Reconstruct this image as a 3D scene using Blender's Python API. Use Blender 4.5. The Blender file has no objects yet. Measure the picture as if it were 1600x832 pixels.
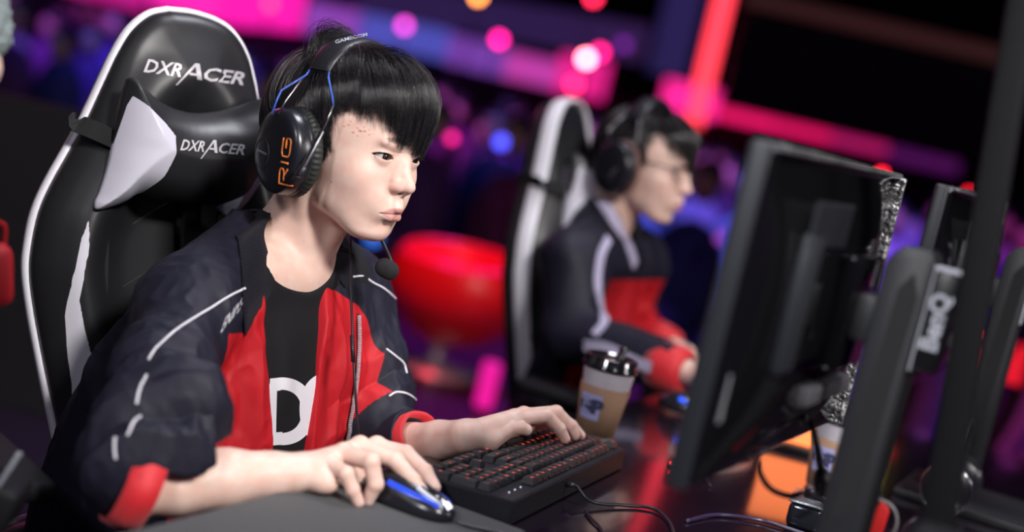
import bpy, bmesh, math, random
import numpy as np
from mathutils import Vector, Matrix

# ------------------------------------------------------------------ camera
SCN = bpy.context.scene
F_PX = 2222.0                      # focal length in pixels of the 1600x832 frame
CAM_H = 1.265
def _basis(vp=(1880.0, 390.0), roll=13.0):
    y = np.array([vp[0] - 800, 416 - vp[1], -F_PX]); y /= np.linalg.norm(y)
    r = math.radians(roll)
    p = math.atan((y[0] * math.sin(r) + y[1] * math.cos(r)) / (-y[2]))
    z = np.array([math.cos(p) * math.sin(r), math.cos(p) * math.cos(r), math.sin(p)])
    return np.array([np.cross(y, z), y, z])
CAM_M = _basis()                   # world = CAM_M @ camera vector
cam_data = bpy.data.cameras.new('camera')
cam_data.sensor_width = 36.0
cam_data.lens = 36.0 * F_PX / 1600.0
cam_data.clip_start = 0.05
cam_data.clip_end = 200
cam_data.dof.use_dof = True
cam_data.dof.focus_distance = 1.92
cam_data.dof.aperture_fstop = 1.38
cam = bpy.data.objects.new('camera', cam_data)
SCN.collection.objects.link(cam)
_m = Matrix(CAM_M.tolist()).to_4x4(); _m.translation = (0, 0, CAM_H)
cam.matrix_world = _m
SCN.camera = cam
# ------------------------------------------------------------------ colour management
SCN.view_settings.view_transform = 'Standard'
SCN.view_settings.look = 'None'
SCN.view_settings.exposure = 0.0
SCN.view_settings.gamma = 1.0
SCN.view_settings.use_curve_mapping = False
SCN.cycles.use_denoising = True
SCN.cycles.max_bounces = 6
SCN.cycles.sample_clamp_indirect = 4.0
# ------------------------------------------------------------------ world
wd = bpy.data.worlds.new('arena_dark'); SCN.world = wd; wd.use_nodes = True
wd.node_tree.nodes['Background'].inputs[0].default_value = (0.10, 0.06, 0.16, 1)
wd.node_tree.nodes['Background'].inputs[1].default_value = 0.22
# ------------------------------------------------------------------ stage lights
def area_light(name, loc, target, size, power, col, spread=180, size_y=None):
    d = bpy.data.lights.new(name, 'AREA'); d.energy = power; d.color = col; d.size = size
    d.spread = math.radians(spread)
    if size_y: d.shape = 'RECTANGLE'; d.size_y = size_y
    o = bpy.data.objects.new(name, d); SCN.collection.objects.link(o)
    o.location = loc
    o.rotation_euler = (Vector(target) - Vector(loc)).to_track_quat('-Z', 'Y').to_euler()
    return o
area_light('stage_key_light', (1.9, -0.2, 3.5), (-1.05, 1.6, 1.0), 0.55, 30, (1.0, 0.95, 0.93), 70)
area_light('stage_front_light', (3.0, 2.6, 2.6), (-1.0, 2.0, 1.0), 0.7, 9, (1.0, 0.93, 0.92), 70)
area_light('stage_top_light', (-0.9, 2.6, 4.2), (-1.1, 2.0, 1.0), 0.8, 12, (0.9, 0.9, 1.0), 70)
area_light('logo_fill_light', (-0.9, -1.6, 2.9), (-0.25, 1.5, 1.0), 0.4, 4.2, (0.95, 0.95, 1.0), 40)  # fill lamp added to brighten the logo plate on the stand
area_light('stage_magenta_light', (-5.0, 4.0, 3.0), (-1.1, 1.8, 1.0), 1.0, 4, (1.0, 0.1, 0.5), 80)

# ------------------------------------------------------------------ pixel helpers (1600x832 frame) -> points at a real distance
def ray(px, py): return CAM_M @ np.array([(px - 800) / F_PX, -(py - 416) / F_PX, -1.0])
CH = np.array([0, 0, CAM_H])
def PD(px, py, d): return ray(px, py) * d + CH
def PZ(px, py, z): r = ray(px, py); return r * ((z - CAM_H) / r[2]) + CH
def PX(px, py, x): r = ray(px, py); return r * (x / r[0]) + CH
def PY(px, py, y): r = ray(px, py); return r * (y / r[1]) + CH
def rotm(yaw=0, pitch=0, roll=0):
    y, p, r = map(math.radians, (yaw, pitch, roll))
    cy, sy, cp, sp, cr, sr = math.cos(y), math.sin(y), math.cos(p), math.sin(p), math.cos(r), math.sin(r)
    return np.array([[cy, -sy, 0], [sy, cy, 0], [0, 0, 1]]) @ np.array([[cp, 0, sp], [0, 1, 0], [-sp, 0, cp]]) @ np.array([[1, 0, 0], [0, cr, -sr], [0, sr, cr]])

# ------------------------------------------------------------------ objects
def tag(o, label=None, cat=None, group=None, kind=None):
    if label: o['label'] = label
    if cat: o['category'] = cat
    if group: o['group'] = group
    if kind: o['kind'] = kind
    return o
def empty(name, loc=(0, 0, 0), label=None, cat=None, group=None, rot=(0, 0, 0)):
    o = bpy.data.objects.new(name, None); SCN.collection.objects.link(o)
    o.empty_display_size = 0.05; o.location = loc; o.rotation_euler = rot
    return tag(o, label, cat, group)
def link(name, me, mats=None, parent=None, smooth=True):
    o = bpy.data.objects.new(name, me); SCN.collection.objects.link(o)
    if mats is not None:
        for m in (mats if isinstance(mats, (list, tuple)) else [mats]): me.materials.append(m)
    if smooth: me.polygons.foreach_set('use_smooth', [True] * len(me.polygons))
    if parent is not None:
        # geometry given in world space: keep it there under the parent's transform
        bpy.context.view_layer.update()
        o.parent = parent; o.matrix_parent_inverse = world_of(parent).inverted()
    return o
def world_of(o):
    m = Matrix.LocRotScale(o.location, o.rotation_euler, o.scale)
    return (world_of(o.parent) @ o.matrix_parent_inverse @ m) if o.parent else m
def mesh_np(name, V, Fq):
    """V (n,3), Fq (m,3|4) arrays or list of faces"""
    me = bpy.data.meshes.new(name)
    if isinstance(Fq, np.ndarray):
        k = Fq.shape[1]; m = len(Fq)
        me.vertices.add(len(V)); me.vertices.foreach_set('co', np.asarray(V, np.float32).ravel())
        me.loops.add(m * k); me.loops.foreach_set('vertex_index', Fq.astype(np.int32).ravel())
        me.polygons.add(m); me.polygons.foreach_set('loop_start', np.arange(0, m * k, k, dtype=np.int32))
        me.update(calc_edges=True)
    else:
        me.from_pydata([tuple(v) for v in V], [], [tuple(f) for f in Fq]); me.update()
    me.validate()
    return me
def obj_np(name, V, Fq, mats, parent=None, smooth=True): return link(name, mesh_np(name, V, Fq), mats, parent, smooth)

def seal(o):
    """close pinholes left in a meshed surface"""
    bm = bmesh.new(); bm.from_mesh(o.data); be = [e for e in bm.edges if e.is_boundary]
    if be:
        r = bmesh.ops.holes_fill(bm, edges=be, sides=16)
        for f in r['faces']: f.smooth = True
    bm.to_mesh(o.data); bm.free(); return o

class MB:
    """collects shapes into ONE mesh"""
    def __init__(s): s.v = []; s.f = []; s.m = []; s.n = 0
    def add(s, V, Fc, mi=0):
        V = np.asarray(V, float); s.v.append(V)
        for f in Fc: s.f.append(tuple(int(i) + s.n for i in f)); s.m.append(mi)
        s.n += len(V); return s
    def box(s, c, size, R=None, bev=0.0, mi=0, seg=2):
        bm = bmesh.new(); bmesh.ops.create_cube(bm, size=1.0)
        for v in bm.verts: v.co = Vector((v.co.x * size[0], v.co.y * size[1], v.co.z * size[2]))
        if bev > 0: bmesh.ops.bevel(bm, geom=list(bm.edges), offset=bev, segments=seg, affect='EDGES', profile=0.5)
        bm.verts.index_update()
        V = np.array([v.co[:] for v in bm.verts]); Fc = [[v.index for v in f.verts] for f in bm.faces]; bm.free()
        if R is not None: V = V @ np.asarray(R).T
        return s.add(V + np.asarray(c), Fc, mi)
    def tube(s, pts, r, n=10, mi=0, cap=True, flat=None):
        V, Fc = tube_geo(pts, r, n, cap, flat); return s.add(V, Fc, mi)
    def lathe(s, prof, c, R=None, n=40, mi=0, a0=0, a1=2 * math.pi):
        prof = np.asarray(prof, float); full = abs(a1 - a0 - 2 * math.pi) < 1e-6
        A = np.linspace(a0, a1, n, endpoint=not full)
        V = np.array([[r * math.cos(a), r * math.sin(a), z] for (r, z) in prof for a in A])
        Fc = []; k = len(A)
        for i in range(len(prof) - 1):
            for j in range(k if full else k - 1):
                Fc.append((i * k + j, i * k + (j + 1) % k, (i + 1) * k + (j + 1) % k, (i + 1) * k + j))
        if R is not None: V = V @ np.asarray(R).T
        return s.add(V + np.asarray(c), Fc, mi)
    def prism(s, poly, axes, c, depth, mi=0, bev=0.0):
        """poly 2D outline in (axes[0], axes[1]), extruded along axes[2] by depth (centred)"""
        bm = bmesh.new(); ax = [np.asarray(a, float) for a in axes]; c = np.asarray(c, float)
        vs = [bm.verts.new(tuple(c + ax[0] * p[0] + ax[1] * p[1] - ax[2] * depth / 2)) for p in poly]
        f = bm.faces.new(vs); r = bmesh.ops.extrude_face_region(bm, geom=[f])
        for v in [g for g in r['geom'] if isinstance(g, bmesh.types.BMVert)]: v.co += Vector(ax[2] * depth)
        if bev > 0: bmesh.ops.bevel(bm, geom=list(bm.edges), offset=bev, segments=2, affect='EDGES', profile=0.5)
        bmesh.ops.recalc_face_normals(bm, faces=list(bm.faces)); bm.verts.index_update()
        V = np.array([v.co[:] for v in bm.verts]); Fc = [[v.index for v in f.verts] for f in bm.faces]; bm.free()
        return s.add(V, Fc, mi)
    def build(s, name, mats, parent=None, smooth=False, auto=None):
        V = np.concatenate(s.v); me = bpy.data.meshes.new(name)
        me.from_pydata(V.tolist(), [], s.f); me.update()
        o = link(name, me, mats, parent, smooth)
        if max(s.m) > 0: me.polygons.foreach_set('material_index', s.m)
        if auto: # smooth shading that keeps sharp corners
            me.polygons.foreach_set('use_smooth', [True] * len(me.polygons))
            bm = bmesh.new(); bm.from_mesh(me)
            lim = math.radians(auto)
            for e in bm.edges: e.smooth = not (len(e.link_faces) == 2 and e.calc_face_angle(0) > lim)
            bm.to_mesh(me); bm.free()
        return o
def frame_along(pts):
    P = np.asarray(pts, float); T = np.gradient(P, axis=0); T /= np.linalg.norm(T, axis=1)[:, None] + 1e-12
    N = np.zeros_like(P); a = np.array([0, 0, 1.0]) if abs(T[0][2]) < .9 else np.array([1.0, 0, 0])
    n = a - T[0] * (a @ T[0]); n /= np.linalg.norm(n); N[0] = n
    for i in range(1, len(P)):
        n = N[i - 1] - T[i] * (N[i - 1] @ T[i]); l = np.linalg.norm(n); N[i] = n / l if l > 1e-9 else N[i - 1]
    return P, T, N, np.cross(T, N)
def tube_geo(pts, r, n=10, cap=True, flat=None):
    P, T, N, B = frame_along(pts); m = len(P)
    r = np.broadcast_to(np.asarray(r, float), (m,))
    a = np.arange(n) * 2 * math.pi / n; fl = 1.0 if flat is None else flat
    V = P[:, None, :] + r[:, None, None] * (np.cos(a)[None, :, None] * N[:, None, :] + fl * np.sin(a)[None, :, None] * B[:, None, :])
    V = V.reshape(-1, 3); Fc = []
    for i in range(m - 1):
        for j in range(n): Fc.append((i * n + j, i * n + (j + 1) % n, (i + 1) * n + (j + 1) % n, (i + 1) * n + j))
    if cap: Fc.append(tuple(range(n))[::-1]); Fc.append(tuple(range((m - 1) * n, m * n)))
    return V, Fc
def spline(pts, n=40):
    """Catmull-Rom through the points"""
    P = np.asarray(pts, float); P = np.vstack([2 * P[0] - P[1], P, 2 * P[-1] - P[-2]]); m = len(P) - 3
    t = np.linspace(0, m, n); i = np.minimum(t.astype(int), m - 1); u = (t - i)[:, None]
    a, b, c, d = P[i], P[i + 1], P[i + 2], P[i + 3]
    return .5 * ((2 * b) + (-a + c) * u + (2 * a - 5 * b + 4 * c - d) * u ** 2 + (-a + 3 * b - 3 * c + d) * u ** 3)

# ------------------------------------------------------------------ materials
def mat(name, col=(.5, .5, .5), rough=.5, metal=0.0, spec=.5, emit=None, estr=0.0, coat=0.0, sheen=0.0, bump=None, trans=0.0, sss=None, alpha=1.0):
    m = bpy.data.materials.new(name); m.use_nodes = True; nt = m.node_tree; b = nt.nodes['Principled BSDF']
    b.inputs['Base Color'].default_value = (*col, 1); b.inputs['Roughness'].default_value = rough
    b.inputs['Metallic'].default_value = metal; b.inputs['Specular IOR Level'].default_value = spec
    b.inputs['Coat Weight'].default_value = coat; b.inputs['Coat Roughness'].default_value = .06
    b.inputs['Sheen Weight'].default_value = sheen; b.inputs['Transmission Weight'].default_value = trans
    b.inputs['Alpha'].default_value = alpha
    if emit: b.inputs['Emission Color'].default_value = (*emit, 1); b.inputs['Emission Strength'].default_value = estr
    if sss: b.inputs['Subsurface Weight'].default_value = sss[0]; b.inputs['Subsurface Radius'].default_value = sss[1]; b.inputs['Subsurface Scale'].default_value = sss[2]
    if bump: # (scale, strength, distance[, detail])
        n = nt.nodes.new('ShaderNodeTexNoise'); n.inputs['Scale'].default_value = bump[0]; n.inputs['Detail'].default_value = bump[3] if len(bump) > 3 else 4
        c = nt.nodes.new('ShaderNodeTexCoord'); nt.links.new(c.outputs['Object'], n.inputs['Vector'])
        bp = nt.nodes.new('ShaderNodeBump'); bp.inputs['Strength'].default_value = bump[1]; bp.inputs['Distance'].default_value = bump[2]
        nt.links.new(n.outputs['Fac'], bp.inputs['Height']); nt.links.new(bp.outputs['Normal'], b.inputs['Normal'])
    return m
def attr_mix(m, attr, col, soft=0.15, base=None, mult=1.0):
    """mix col over the base colour where the vertex attribute > .5 (a printed or dyed area)"""
    nt = m.node_tree; b = nt.nodes['Principled BSDF']; a = nt.nodes.new('ShaderNodeAttribute'); a.attribute_name = attr
    mr = nt.nodes.new('ShaderNodeMapRange'); mr.inputs['From Min'].default_value = .5 - soft; mr.inputs['From Max'].default_value = .5 + soft
    mr.inputs['To Max'].default_value = mult
    nt.links.new(a.outputs['Fac'], mr.inputs['Value'])
    mx = nt.nodes.new('ShaderNodeMix'); mx.data_type = 'RGBA'; nt.links.new(mr.outputs['Result'], mx.inputs[0])
    s = b.inputs['Base Color']
    if s.is_linked: nt.links.new(s.links[0].from_socket, mx.inputs[6])
    else: mx.inputs[6].default_value = s.default_value
    mx.inputs[7].default_value = (*col, 1); nt.links.new(mx.outputs[2], s)
    return m
def set_attr(me, name, vals):
    a = me.attributes.new(name, 'FLOAT', 'POINT'); a.data.foreach_set('value', np.asarray(vals, np.float32))

# text -> mesh (flat letters with a little thickness), returned as V, F in 2D+depth
def text_geo(body, size=1.0, extrude=0.0, offset=0.0, shear=0.0, res=3, width=1.0):
    cu = bpy.data.curves.new('lettering', 'FONT'); cu.body = body; cu.size = size; cu.extrude = extrude; cu.offset = offset; cu.shear = shear
    cu.align_x = 'CENTER'; cu.align_y = 'CENTER'; cu.resolution_u = res
    o = bpy.data.objects.new('lettering', cu); SCN.collection.objects.link(o)
    dg = bpy.context.evaluated_depsgraph_get(); me = bpy.data.meshes.new_from_object(o.evaluated_get(dg))
    V = np.array([v.co[:] for v in me.vertices]); Fc = [tuple(p.vertices) for p in me.polygons]
    bpy.data.objects.remove(o); bpy.data.curves.remove(cu); bpy.data.meshes.remove(me)
    V[:, 0] *= width
    return V, Fc
def place(V, c, ax, ay, az):
    V = np.asarray(V); return np.asarray(c) + V[:, :1] * np.asarray(ax) + V[:, 1:2] * np.asarray(ay) + V[:, 2:3] * np.asarray(az)
def unit(v): v = np.asarray(v, float); return v / np.linalg.norm(v)

# ------------------------------------------------------------------ implicit surfaces
class Frame:
    """a local frame: world = R @ local + t"""
    def __init__(s, t=(0, 0, 0), R=None): s.t = np.asarray(t, float); s.R = np.eye(3) if R is None else np.asarray(R)
    def w(s, p): return np.asarray(p, float) @ s.R.T + s.t
    def l(s, P): return (P - s.t) @ s.R
IDF = Frame()
class SDF:
    def __init__(s): s.ops = []
    def op(s, kind, fn, lo, hi, k=0.0, fr=IDF):
        lo = np.asarray(lo, float); hi = np.asarray(hi, float)
        cs = fr.w(np.array([[a, b, c] for a in (lo[0], hi[0]) for b in (lo[1], hi[1]) for c in (lo[2], hi[2])]))
        s.ops.append((kind, (lambda P, fn=fn, fr=fr: fn(fr.l(P))), cs.min(0) - k, cs.max(0) + k, k)); return s
    def ell(s, c, r, k=0.0, kind='u', fr=IDF, R=None):
        c = np.asarray(c, float); r = np.asarray(r, float) * np.ones(3); Rm = np.eye(3) if R is None else np.asarray(R)
        def fn(P):
            q = (P - c) @ Rm; a = np.sqrt(((q / r) ** 2).sum(1)); b = np.sqrt(((q / r ** 2) ** 2).sum(1))
            return np.where(a < .05, -r.min() * (1 - a), a * (a - 1) / np.maximum(b, 1e-9))
        m = r.max() if R is not None else r
        return s.op(kind, fn, c - m, c + m, k, fr)
    def cone(s, a, b, ra, rb, k=0.0, kind='u', fr=IDF, flat=None):
        """round cone from a to b; flat=(dir, factor) squashes the cross-section along dir"""
        a = np.asarray(a, float); b = np.asarray(b, float); L = ((b - a) ** 2).sum(); rm = max(ra, rb)
        if flat is not None: fd = unit(flat[0]); ff = flat[1]
        def fn(P):
            t = np.clip(((P - a) @ (b - a)) / L, 0, 1); q = P - a - t[:, None] * (b - a)
            if flat is not None: q = q + (q @ fd)[:, None] * fd * (1 / ff - 1)
            d = np.sqrt((q ** 2).sum(1)) - (ra + (rb - ra) * t)
            return d * (ff if flat is not None and ff < 1 else 1)
        return s.op(kind, fn, np.minimum(a, b) - rm, np.maximum(a, b) + rm, k, fr)
    def chain(s, pts, rs, k=0.0, kind='u', fr=IDF, flat=None):
        for i in range(len(pts) - 1): s.cone(pts[i], pts[i + 1], rs[i], rs[i + 1], k, kind, fr, flat)
        return s
    def eval(s, P, sel=None, mg=.02):
        d = np.full(len(P), 1e3)
        for i, (kind, fn, lo, hi, k) in enumerate(s.ops):
            if sel is None: idx = np.nonzero(((P >= lo - mg) & (P <= hi + mg)).all(1))[0]
            else: idx = sel(lo, hi)
            if len(idx) == 0: continue
            Q = P[idx]; e = fn(Q); c = d[idx]
            if kind == 'u':
                if k > 0: h = np.maximum(k - np.abs(c - e), 0) / k; d[idx] = np.minimum(c, e) - h * h * h * k / 6
                else: d[idx] = np.minimum(c, e)
            elif kind == 's':
                if k > 0: h = np.maximum(k - np.abs(c + e), 0) / k; d[idx] = np.maximum(c, -e) + h * h * h * k / 6
                else: d[idx] = np.maximum(c, -e)
            elif kind == 'i': d[idx] = np.maximum(c, e)
            elif kind == 'a': d[idx] = c + e
        return d
    def mesh(s, h, n=8, lo=None, hi=None, project=1, slack=2.6):
        LO = np.min([o[2] for o in s.ops if o[0] == 'u'], 0) if lo is None else np.asarray(lo, float)
        HI = np.max([o[3] for o in s.ops if o[0] == 'u'], 0) if hi is None else np.asarray(hi, float)
        B = n * h; nb = np.ceil((HI - LO) / B).astype(int) + 1; LO = LO - B / 2
        # coarse pass on big blocks, then small blocks
        big = 4; g = np.stack(np.meshgrid(*[np.arange(int(math.ceil(k / big))) for k in nb], indexing='ij'), -1).reshape(-1, 3)
        c = LO + (g + .5) * B * big; act = g[np.abs(s.eval(c, mg=B * big * .9)) < B * big * .87 * slack]
        off = np.stack(np.meshgrid(*[np.arange(big)] * 3, indexing='ij'), -1).reshape(-1, 3)
        g = (act[:, None, :] * big + off[None]).reshape(-1, 3); c = LO + (g + .5) * B
        g = g[np.abs(s.eval(c, mg=max(.02, B * .9))) < B * .87 * slack]
        VK, VP, QK = [], [], []
        co = np.stack(np.meshgrid(*[np.arange(n + 1)] * 3, indexing='ij'), -1).reshape(-1, 3)
        NX = np.int64(1 << 20)
        def key(q): return (q[..., 0].astype(np.int64) * NX + q[..., 1]) * NX + q[..., 2]
        for s0 in range(0, len(g), 1200):
            gb = g[s0:s0 + 1200]; nB = len(gb); gi = gb[:, None, :] * n + co[None]            # global corner ids
            P = LO + gi.reshape(-1, 3) * h; blo = LO + gb * B; bhi = blo + B; base = np.arange((n + 1) ** 3)
            def sel(lo_, hi_):
                m = np.nonzero(((bhi >= lo_ - 2 * h) & (blo <= hi_ + 2 * h)).all(1))[0]
                return (m[:, None] * (n + 1) ** 3 + base[None]).ravel()
            D = s.eval(P, sel).reshape(nB, n + 1, n + 1, n + 1); S = D < 0
            cnt = sum(S[:, i:n + i, j:n + j, k:n + k].astype(np.int8) for i in (0, 1) for j in (0, 1) for k in (0, 1))
            bi, ci, cj, ck = np.nonzero((cnt > 0) & (cnt < 8))
            if len(bi) == 0: continue
            acc = np.zeros((len(bi), 3)); na = np.zeros(len(bi))
            for ax in range(3):
                o1, o2 = [a for a in range(3) if a != ax]
                for u in (0, 1):
                    for v in (0, 1):
                        p0 = np.zeros(3, int); p0[o1] = u; p0[o2] = v; p1 = p0.copy(); p1[ax] = 1
                        a = D[bi, ci + p0[0], cj + p0[1], ck + p0[2]]; b = D[bi, ci + p1[0], cj + p1[1], ck + p1[2]]
                        x = (a < 0) != (b < 0); t = np.where(x, a / np.where(x, a - b, 1), 0)
                        q = np.tile(p0.astype(float), (len(bi), 1)); q[:, ax] = t; acc[x] += q[x]; na[x] += 1
            cell = gb[bi] * n + np.stack([ci, cj, ck], -1)
            VK.append(key(cell)); VP.append(LO + (cell + acc / na[:, None]) * h)
            for ax in range(3):
                o1, o2 = (ax + 1) % 3, (ax + 2) % 3
                sl = [slice(0, n)] * 3; sh = list(sl); sh[ax] = slice(1, n + 1)
                A = S[(slice(None), *sl)]; Bb = S[(slice(None), *sh)]
                bi2, a, b, c2 = np.nonzero(A != Bb)
                if len(bi2) == 0: continue
                q = gb[bi2] * n + np.stack([a, b, c2], -1); flip = ~A[bi2, a, b, c2]
                e1 = np.zeros(3, int); e1[o1] = 1; e2 = np.zeros(3, int); e2[o2] = 1
                k = np.stack([key(q - e1 - e2), key(q - e2), key(q), key(q - e1)], -1)
                k[flip] = k[flip][:, ::-1]; QK.append(k)
        K = np.concatenate(VK); Pv = np.concatenate(VP); Q = np.concatenate(QK)
        K, u = np.unique(K, return_index=True); Pv = Pv[u]
        ix = np.searchsorted(K, Q.ravel()); ix = np.minimum(ix, len(K) - 1); ok = (K[ix] == Q.ravel()).reshape(-1, 4).all(1)
        Fq = ix.reshape(-1, 4)[ok]
        for _ in range(project):
            d = s.eval(Pv); e = h * .3; G = np.stack([s.eval(Pv + np.eye(3)[i] * e) - d for i in range(3)], -1) / e
            gl = (G ** 2).sum(1); st = -(d / np.maximum(gl, .2))[:, None] * G
            st *= np.minimum(1, h * .7 / np.maximum(np.sqrt((st ** 2).sum(1)), 1e-9))[:, None]; Pv = Pv + st
        return Pv, Fq
def vnoise(P, seed=0):
    """smooth value noise in numpy, P (n,3) -> -1..1"""
    i = np.floor(P).astype(np.int64); f = P - i; f = f * f * (3 - 2 * f)
    def hsh(a, b, c):
        x = (a * 374761393 + b * 668265263 + c * 2147483647 + seed * 974711) & 0xffffffff
        x = ((x ^ (x >> 13)) * 1274126177) & 0xffffffff; return ((x ^ (x >> 16)) & 0xffff) / 32767.5 - 1
    r = 0
    for a in (0, 1):
        for b in (0, 1):
            for c in (0, 1):
                w = (f[:, 0] if a else 1 - f[:, 0]) * (f[:, 1] if b else 1 - f[:, 1]) * (f[:, 2] if c else 1 - f[:, 2])
                r = r + w * hsh(i[:, 0] + a, i[:, 1] + b, i[:, 2] + c)
    return r
def smooth_table(z, zs, vs):
    """monotone-ish cubic interpolation"""
    zs = np.asarray(zs, float); vs = np.asarray(vs, float)
    if zs[0] > zs[-1]: zs = zs[::-1]; vs = vs[::-1]
    m = np.gradient(vs, zs); z = np.clip(z, zs[0], zs[-1]); i = np.clip(np.searchsorted(zs, z) - 1, 0, len(zs) - 2)
    hh = zs[i + 1] - zs[i]; t = (z - zs[i]) / hh
    return (2 * t ** 3 - 3 * t ** 2 + 1) * vs[i] + (t ** 3 - 2 * t ** 2 + t) * hh * m[i] + (-2 * t ** 3 + 3 * t ** 2) * vs[i + 1] + (t ** 3 - t ** 2) * hh * m[i + 1]
def sstep(a, b, x): t = np.clip((x - a) / (b - a), 0, 1); return t * t * (3 - 2 * t)

# ================================================================== the arena: floor, desks, crowd, LED fascia and lamps
def struct(o): o['kind'] = 'structure'; return o
FLOORM = mat('dark_glossy_floor', (.035, .02, .05), rough=.28, spec=.5, bump=(3, .15, .01))
B = MB(); B.box((0, 10, -.05), (40, 44, .1)); struct(B.build('floor', FLOORM))
WALLM = mat('black_drape', (.006, .005, .009), rough=.9, bump=(2, .3, .03))
B = MB(); B.box((-4, 30, 6), (50, .3, 14)); struct(B.build('wall_back', WALLM))
B = MB(); B.box((-17, 10, 6), (.3, 44, 14)); struct(B.build('wall_left', WALLM))
# terraces under the crowd
STEP = mat('terrace_concrete', (.02, .015, .03), rough=.8)
B = MB()
B.box((-5, 20.5, .02), (34, 9, .06))
struct(B.build('trim_1', STEP))
# crowd: seated people nobody could count
CROWD_COLS = [(.02, .02, .06), (.10, .03, .16), (.03, .04, .22), (.16, .02, .10), (.05, .05, .07), (.30, .25, .35), (.35, .20, .18), (.01, .01, .02)]
def crowd():
    rng = random.Random(7); B = MB(); ms = [mat('crowd_cloth', c, rough=.8) for c in CROWD_COLS[:6]] + [mat('crowd_skin', (.5, .30, .24), rough=.6), mat('crowd_hair', (.01, .01, .012), rough=.6)]
    sph = [];
    bm = bmesh.new(); bmesh.ops.create_uvsphere(bm, u_segments=10, v_segments=7, radius=1); SV = np.array([v.co[:] for v in bm.verts]); SFc = [[v.index for v in f.verts] for f in bm.faces]; bm.free()
    for r in range(7):
        y = 7.6 + r * 1.15; base = -.22 + r * .012; x = -13.5 + rng.random()
        while x < 5.5 + r * .4:
            c = np.array((x, y + rng.uniform(-.15, .15), base)); k = rng.choice([0, 0, 1, 1, 2, 2, 3, 4, 5]); s = rng.uniform(.9, 1.1)
            B.add(SV * (.23 * s, .15, .36) + c + (0, 0, .66), SFc, k); B.add(SV * (.17, .26, .13) + c + (0, -.22, .42), SFc, k)
            hd = c + (rng.uniform(-.04, .04), -.03, 1.12 * s); B.add(SV * (.085, .10, .12) + hd, SFc, 6); B.add(SV * (.095, .105, .10) + hd + (0, .02, .045), SFc, 7)
            if rng.random() < .35:
                B.add(SV * (.05, .05, .22) + c + (.2, -.1, .95), SFc, k)
            x += rng.uniform(.52, .78)
    o = B.build('crowd', ms, smooth=True); return tag(o, 'crowd of seated spectators in purple and blue light behind the players', 'crowd', kind='stuff')
crowd()
def spot(name, loc, tgt, power, col, ang=40, r=.3):
    d = bpy.data.lights.new(name, 'SPOT'); d.energy = power; d.color = col; d.spot_size = math.radians(ang); d.shadow_soft_size = r; d.spot_blend = .6
    o = bpy.data.objects.new(name, d); SCN.collection.objects.link(o); o.location = loc; o.rotation_euler = (Vector(tgt) - Vector(loc)).to_track_quat('-Z', 'Y').to_euler()
for i, (x, y, c, p, a) in enumerate([(-11, 12, (.55, .08, .9), 2600, 40), (-7.5, 11, (.12, .12, 1), 3000, 34), (-5.2, 12, (.9, .06, .45), 2200, 26), (-3.2, 11, (.10, .16, 1), 3600, 30), (-1.2, 12, (.5, .08, .9), 2600, 34), (1.2, 13, (.8, .05, .4), 2200, 36), (4.0, 14, (.25, .1, .9), 2000, 40)]):
    spot('crowd_spotlight', (x * .8, 4, 7.5), (x, y, .4), p * 1.45, c, a)
spot('floor_spotlight', (-3.4, 7.5, 6), (-2.72, 5.3, 0), 1900, (.62, .06, .85), 36)
spot('red_spotlight', (-2.4, 3.0, 4.5), (-2.8, 5.45, .45), 700, (1, .05, .08), 22)
# --- LED fascia: a run of lit panels
def emis(name, col, s): return mat(name, (.02, .02, .02), rough=.5, emit=col, estr=s)
def panel_between(name, p0, p1, d0, d1, h0, h1, col, s, label, cat='led panel', group=None, steps=1, thick=.06):
    """upright lit panel whose centre line runs between two sight points at real depths; h in metres"""
    a = PD(*p0, d0); b = PD(*p1, d1); d = unit((b - a) * (1, 1, 0)); n = np.array((-d[1], d[0], 0)); B = MB()
    V = []
    for c, h in ((a, h0), (b, h1)):
        for s1, s2 in ((-1, -1), (1, -1), (1, 1), (-1, 1)): V.append(c + n * thick / 2 * s1 + np.array((0, 0, h / 2)) * s2)
    B.add(V, [(0, 3, 2, 1), (4, 5, 6, 7), (0, 1, 5, 4), (1, 2, 6, 5), (2, 3, 7, 6), (3, 0, 4, 7)])
    o = B.build(name, emis('led_face', col, s)); return tag(o, label, cat, group)
FG = 'lit panels of the long LED fascia'
D1 = 19.0
segs = [((110, -72), (235, -40), 1.0, (1, .02, .42), .55, 'dim pink LED fascia panel above the high-backed chair'),
        ((240, -25), (345, 2), .55, (1, .02, .42), 1.15, 'hot pink LED fascia panel just right of the chair top'),
        ((348, 2), (475, 14), .62, (1, .01, .40), 1.1, 'brightest pink LED fascia panel above the front player'),
        ((478, 26), (560, 42), .42, (.45, .10, .75), .55, 'violet LED fascia panel over the headset band'),
        ((563, 44), (700, 72), .40, (.12, .13, .75), .60, 'deep blue LED fascia panel right of the front player'),
        ((700, 76), (790, 98), .40, (.35, .10, .75), .50, 'purple LED fascia panel next to the deep blue one'),
        ((790, 100), (870, 118), .36, (.85, .08, .62), .62, 'magenta LED fascia panel left of the lamp cluster'),
        ((872, 112), (948, 128), .52, (1, .02, .32), .9, 'pink red LED fascia panel behind the lamp cluster'),
        ((1036, 146), (1120, 165), .40, (1, .02, .30), 1.25, 'pink red LED fascia panel above the second player'),
        ((1122, 160), (1215, 182), .40, (1, .01, .16), 1.05, 'red LED fascia panel at the foot of the light tube'),
        ((1217, 186), (1300, 203), .34, (1, .01, .16), .9, 'red LED fascia panel above the monitor top edge'),
        ((1302, 203), (1390, 222), .36, (.9, .02, .26), .55, 'dim red LED fascia panel right of the monitor'),
        ((1392, 228), (1500, 252), .36, (.25, .02, .30), .30, 'dim purple LED fascia panel beside the black post')]
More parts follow.
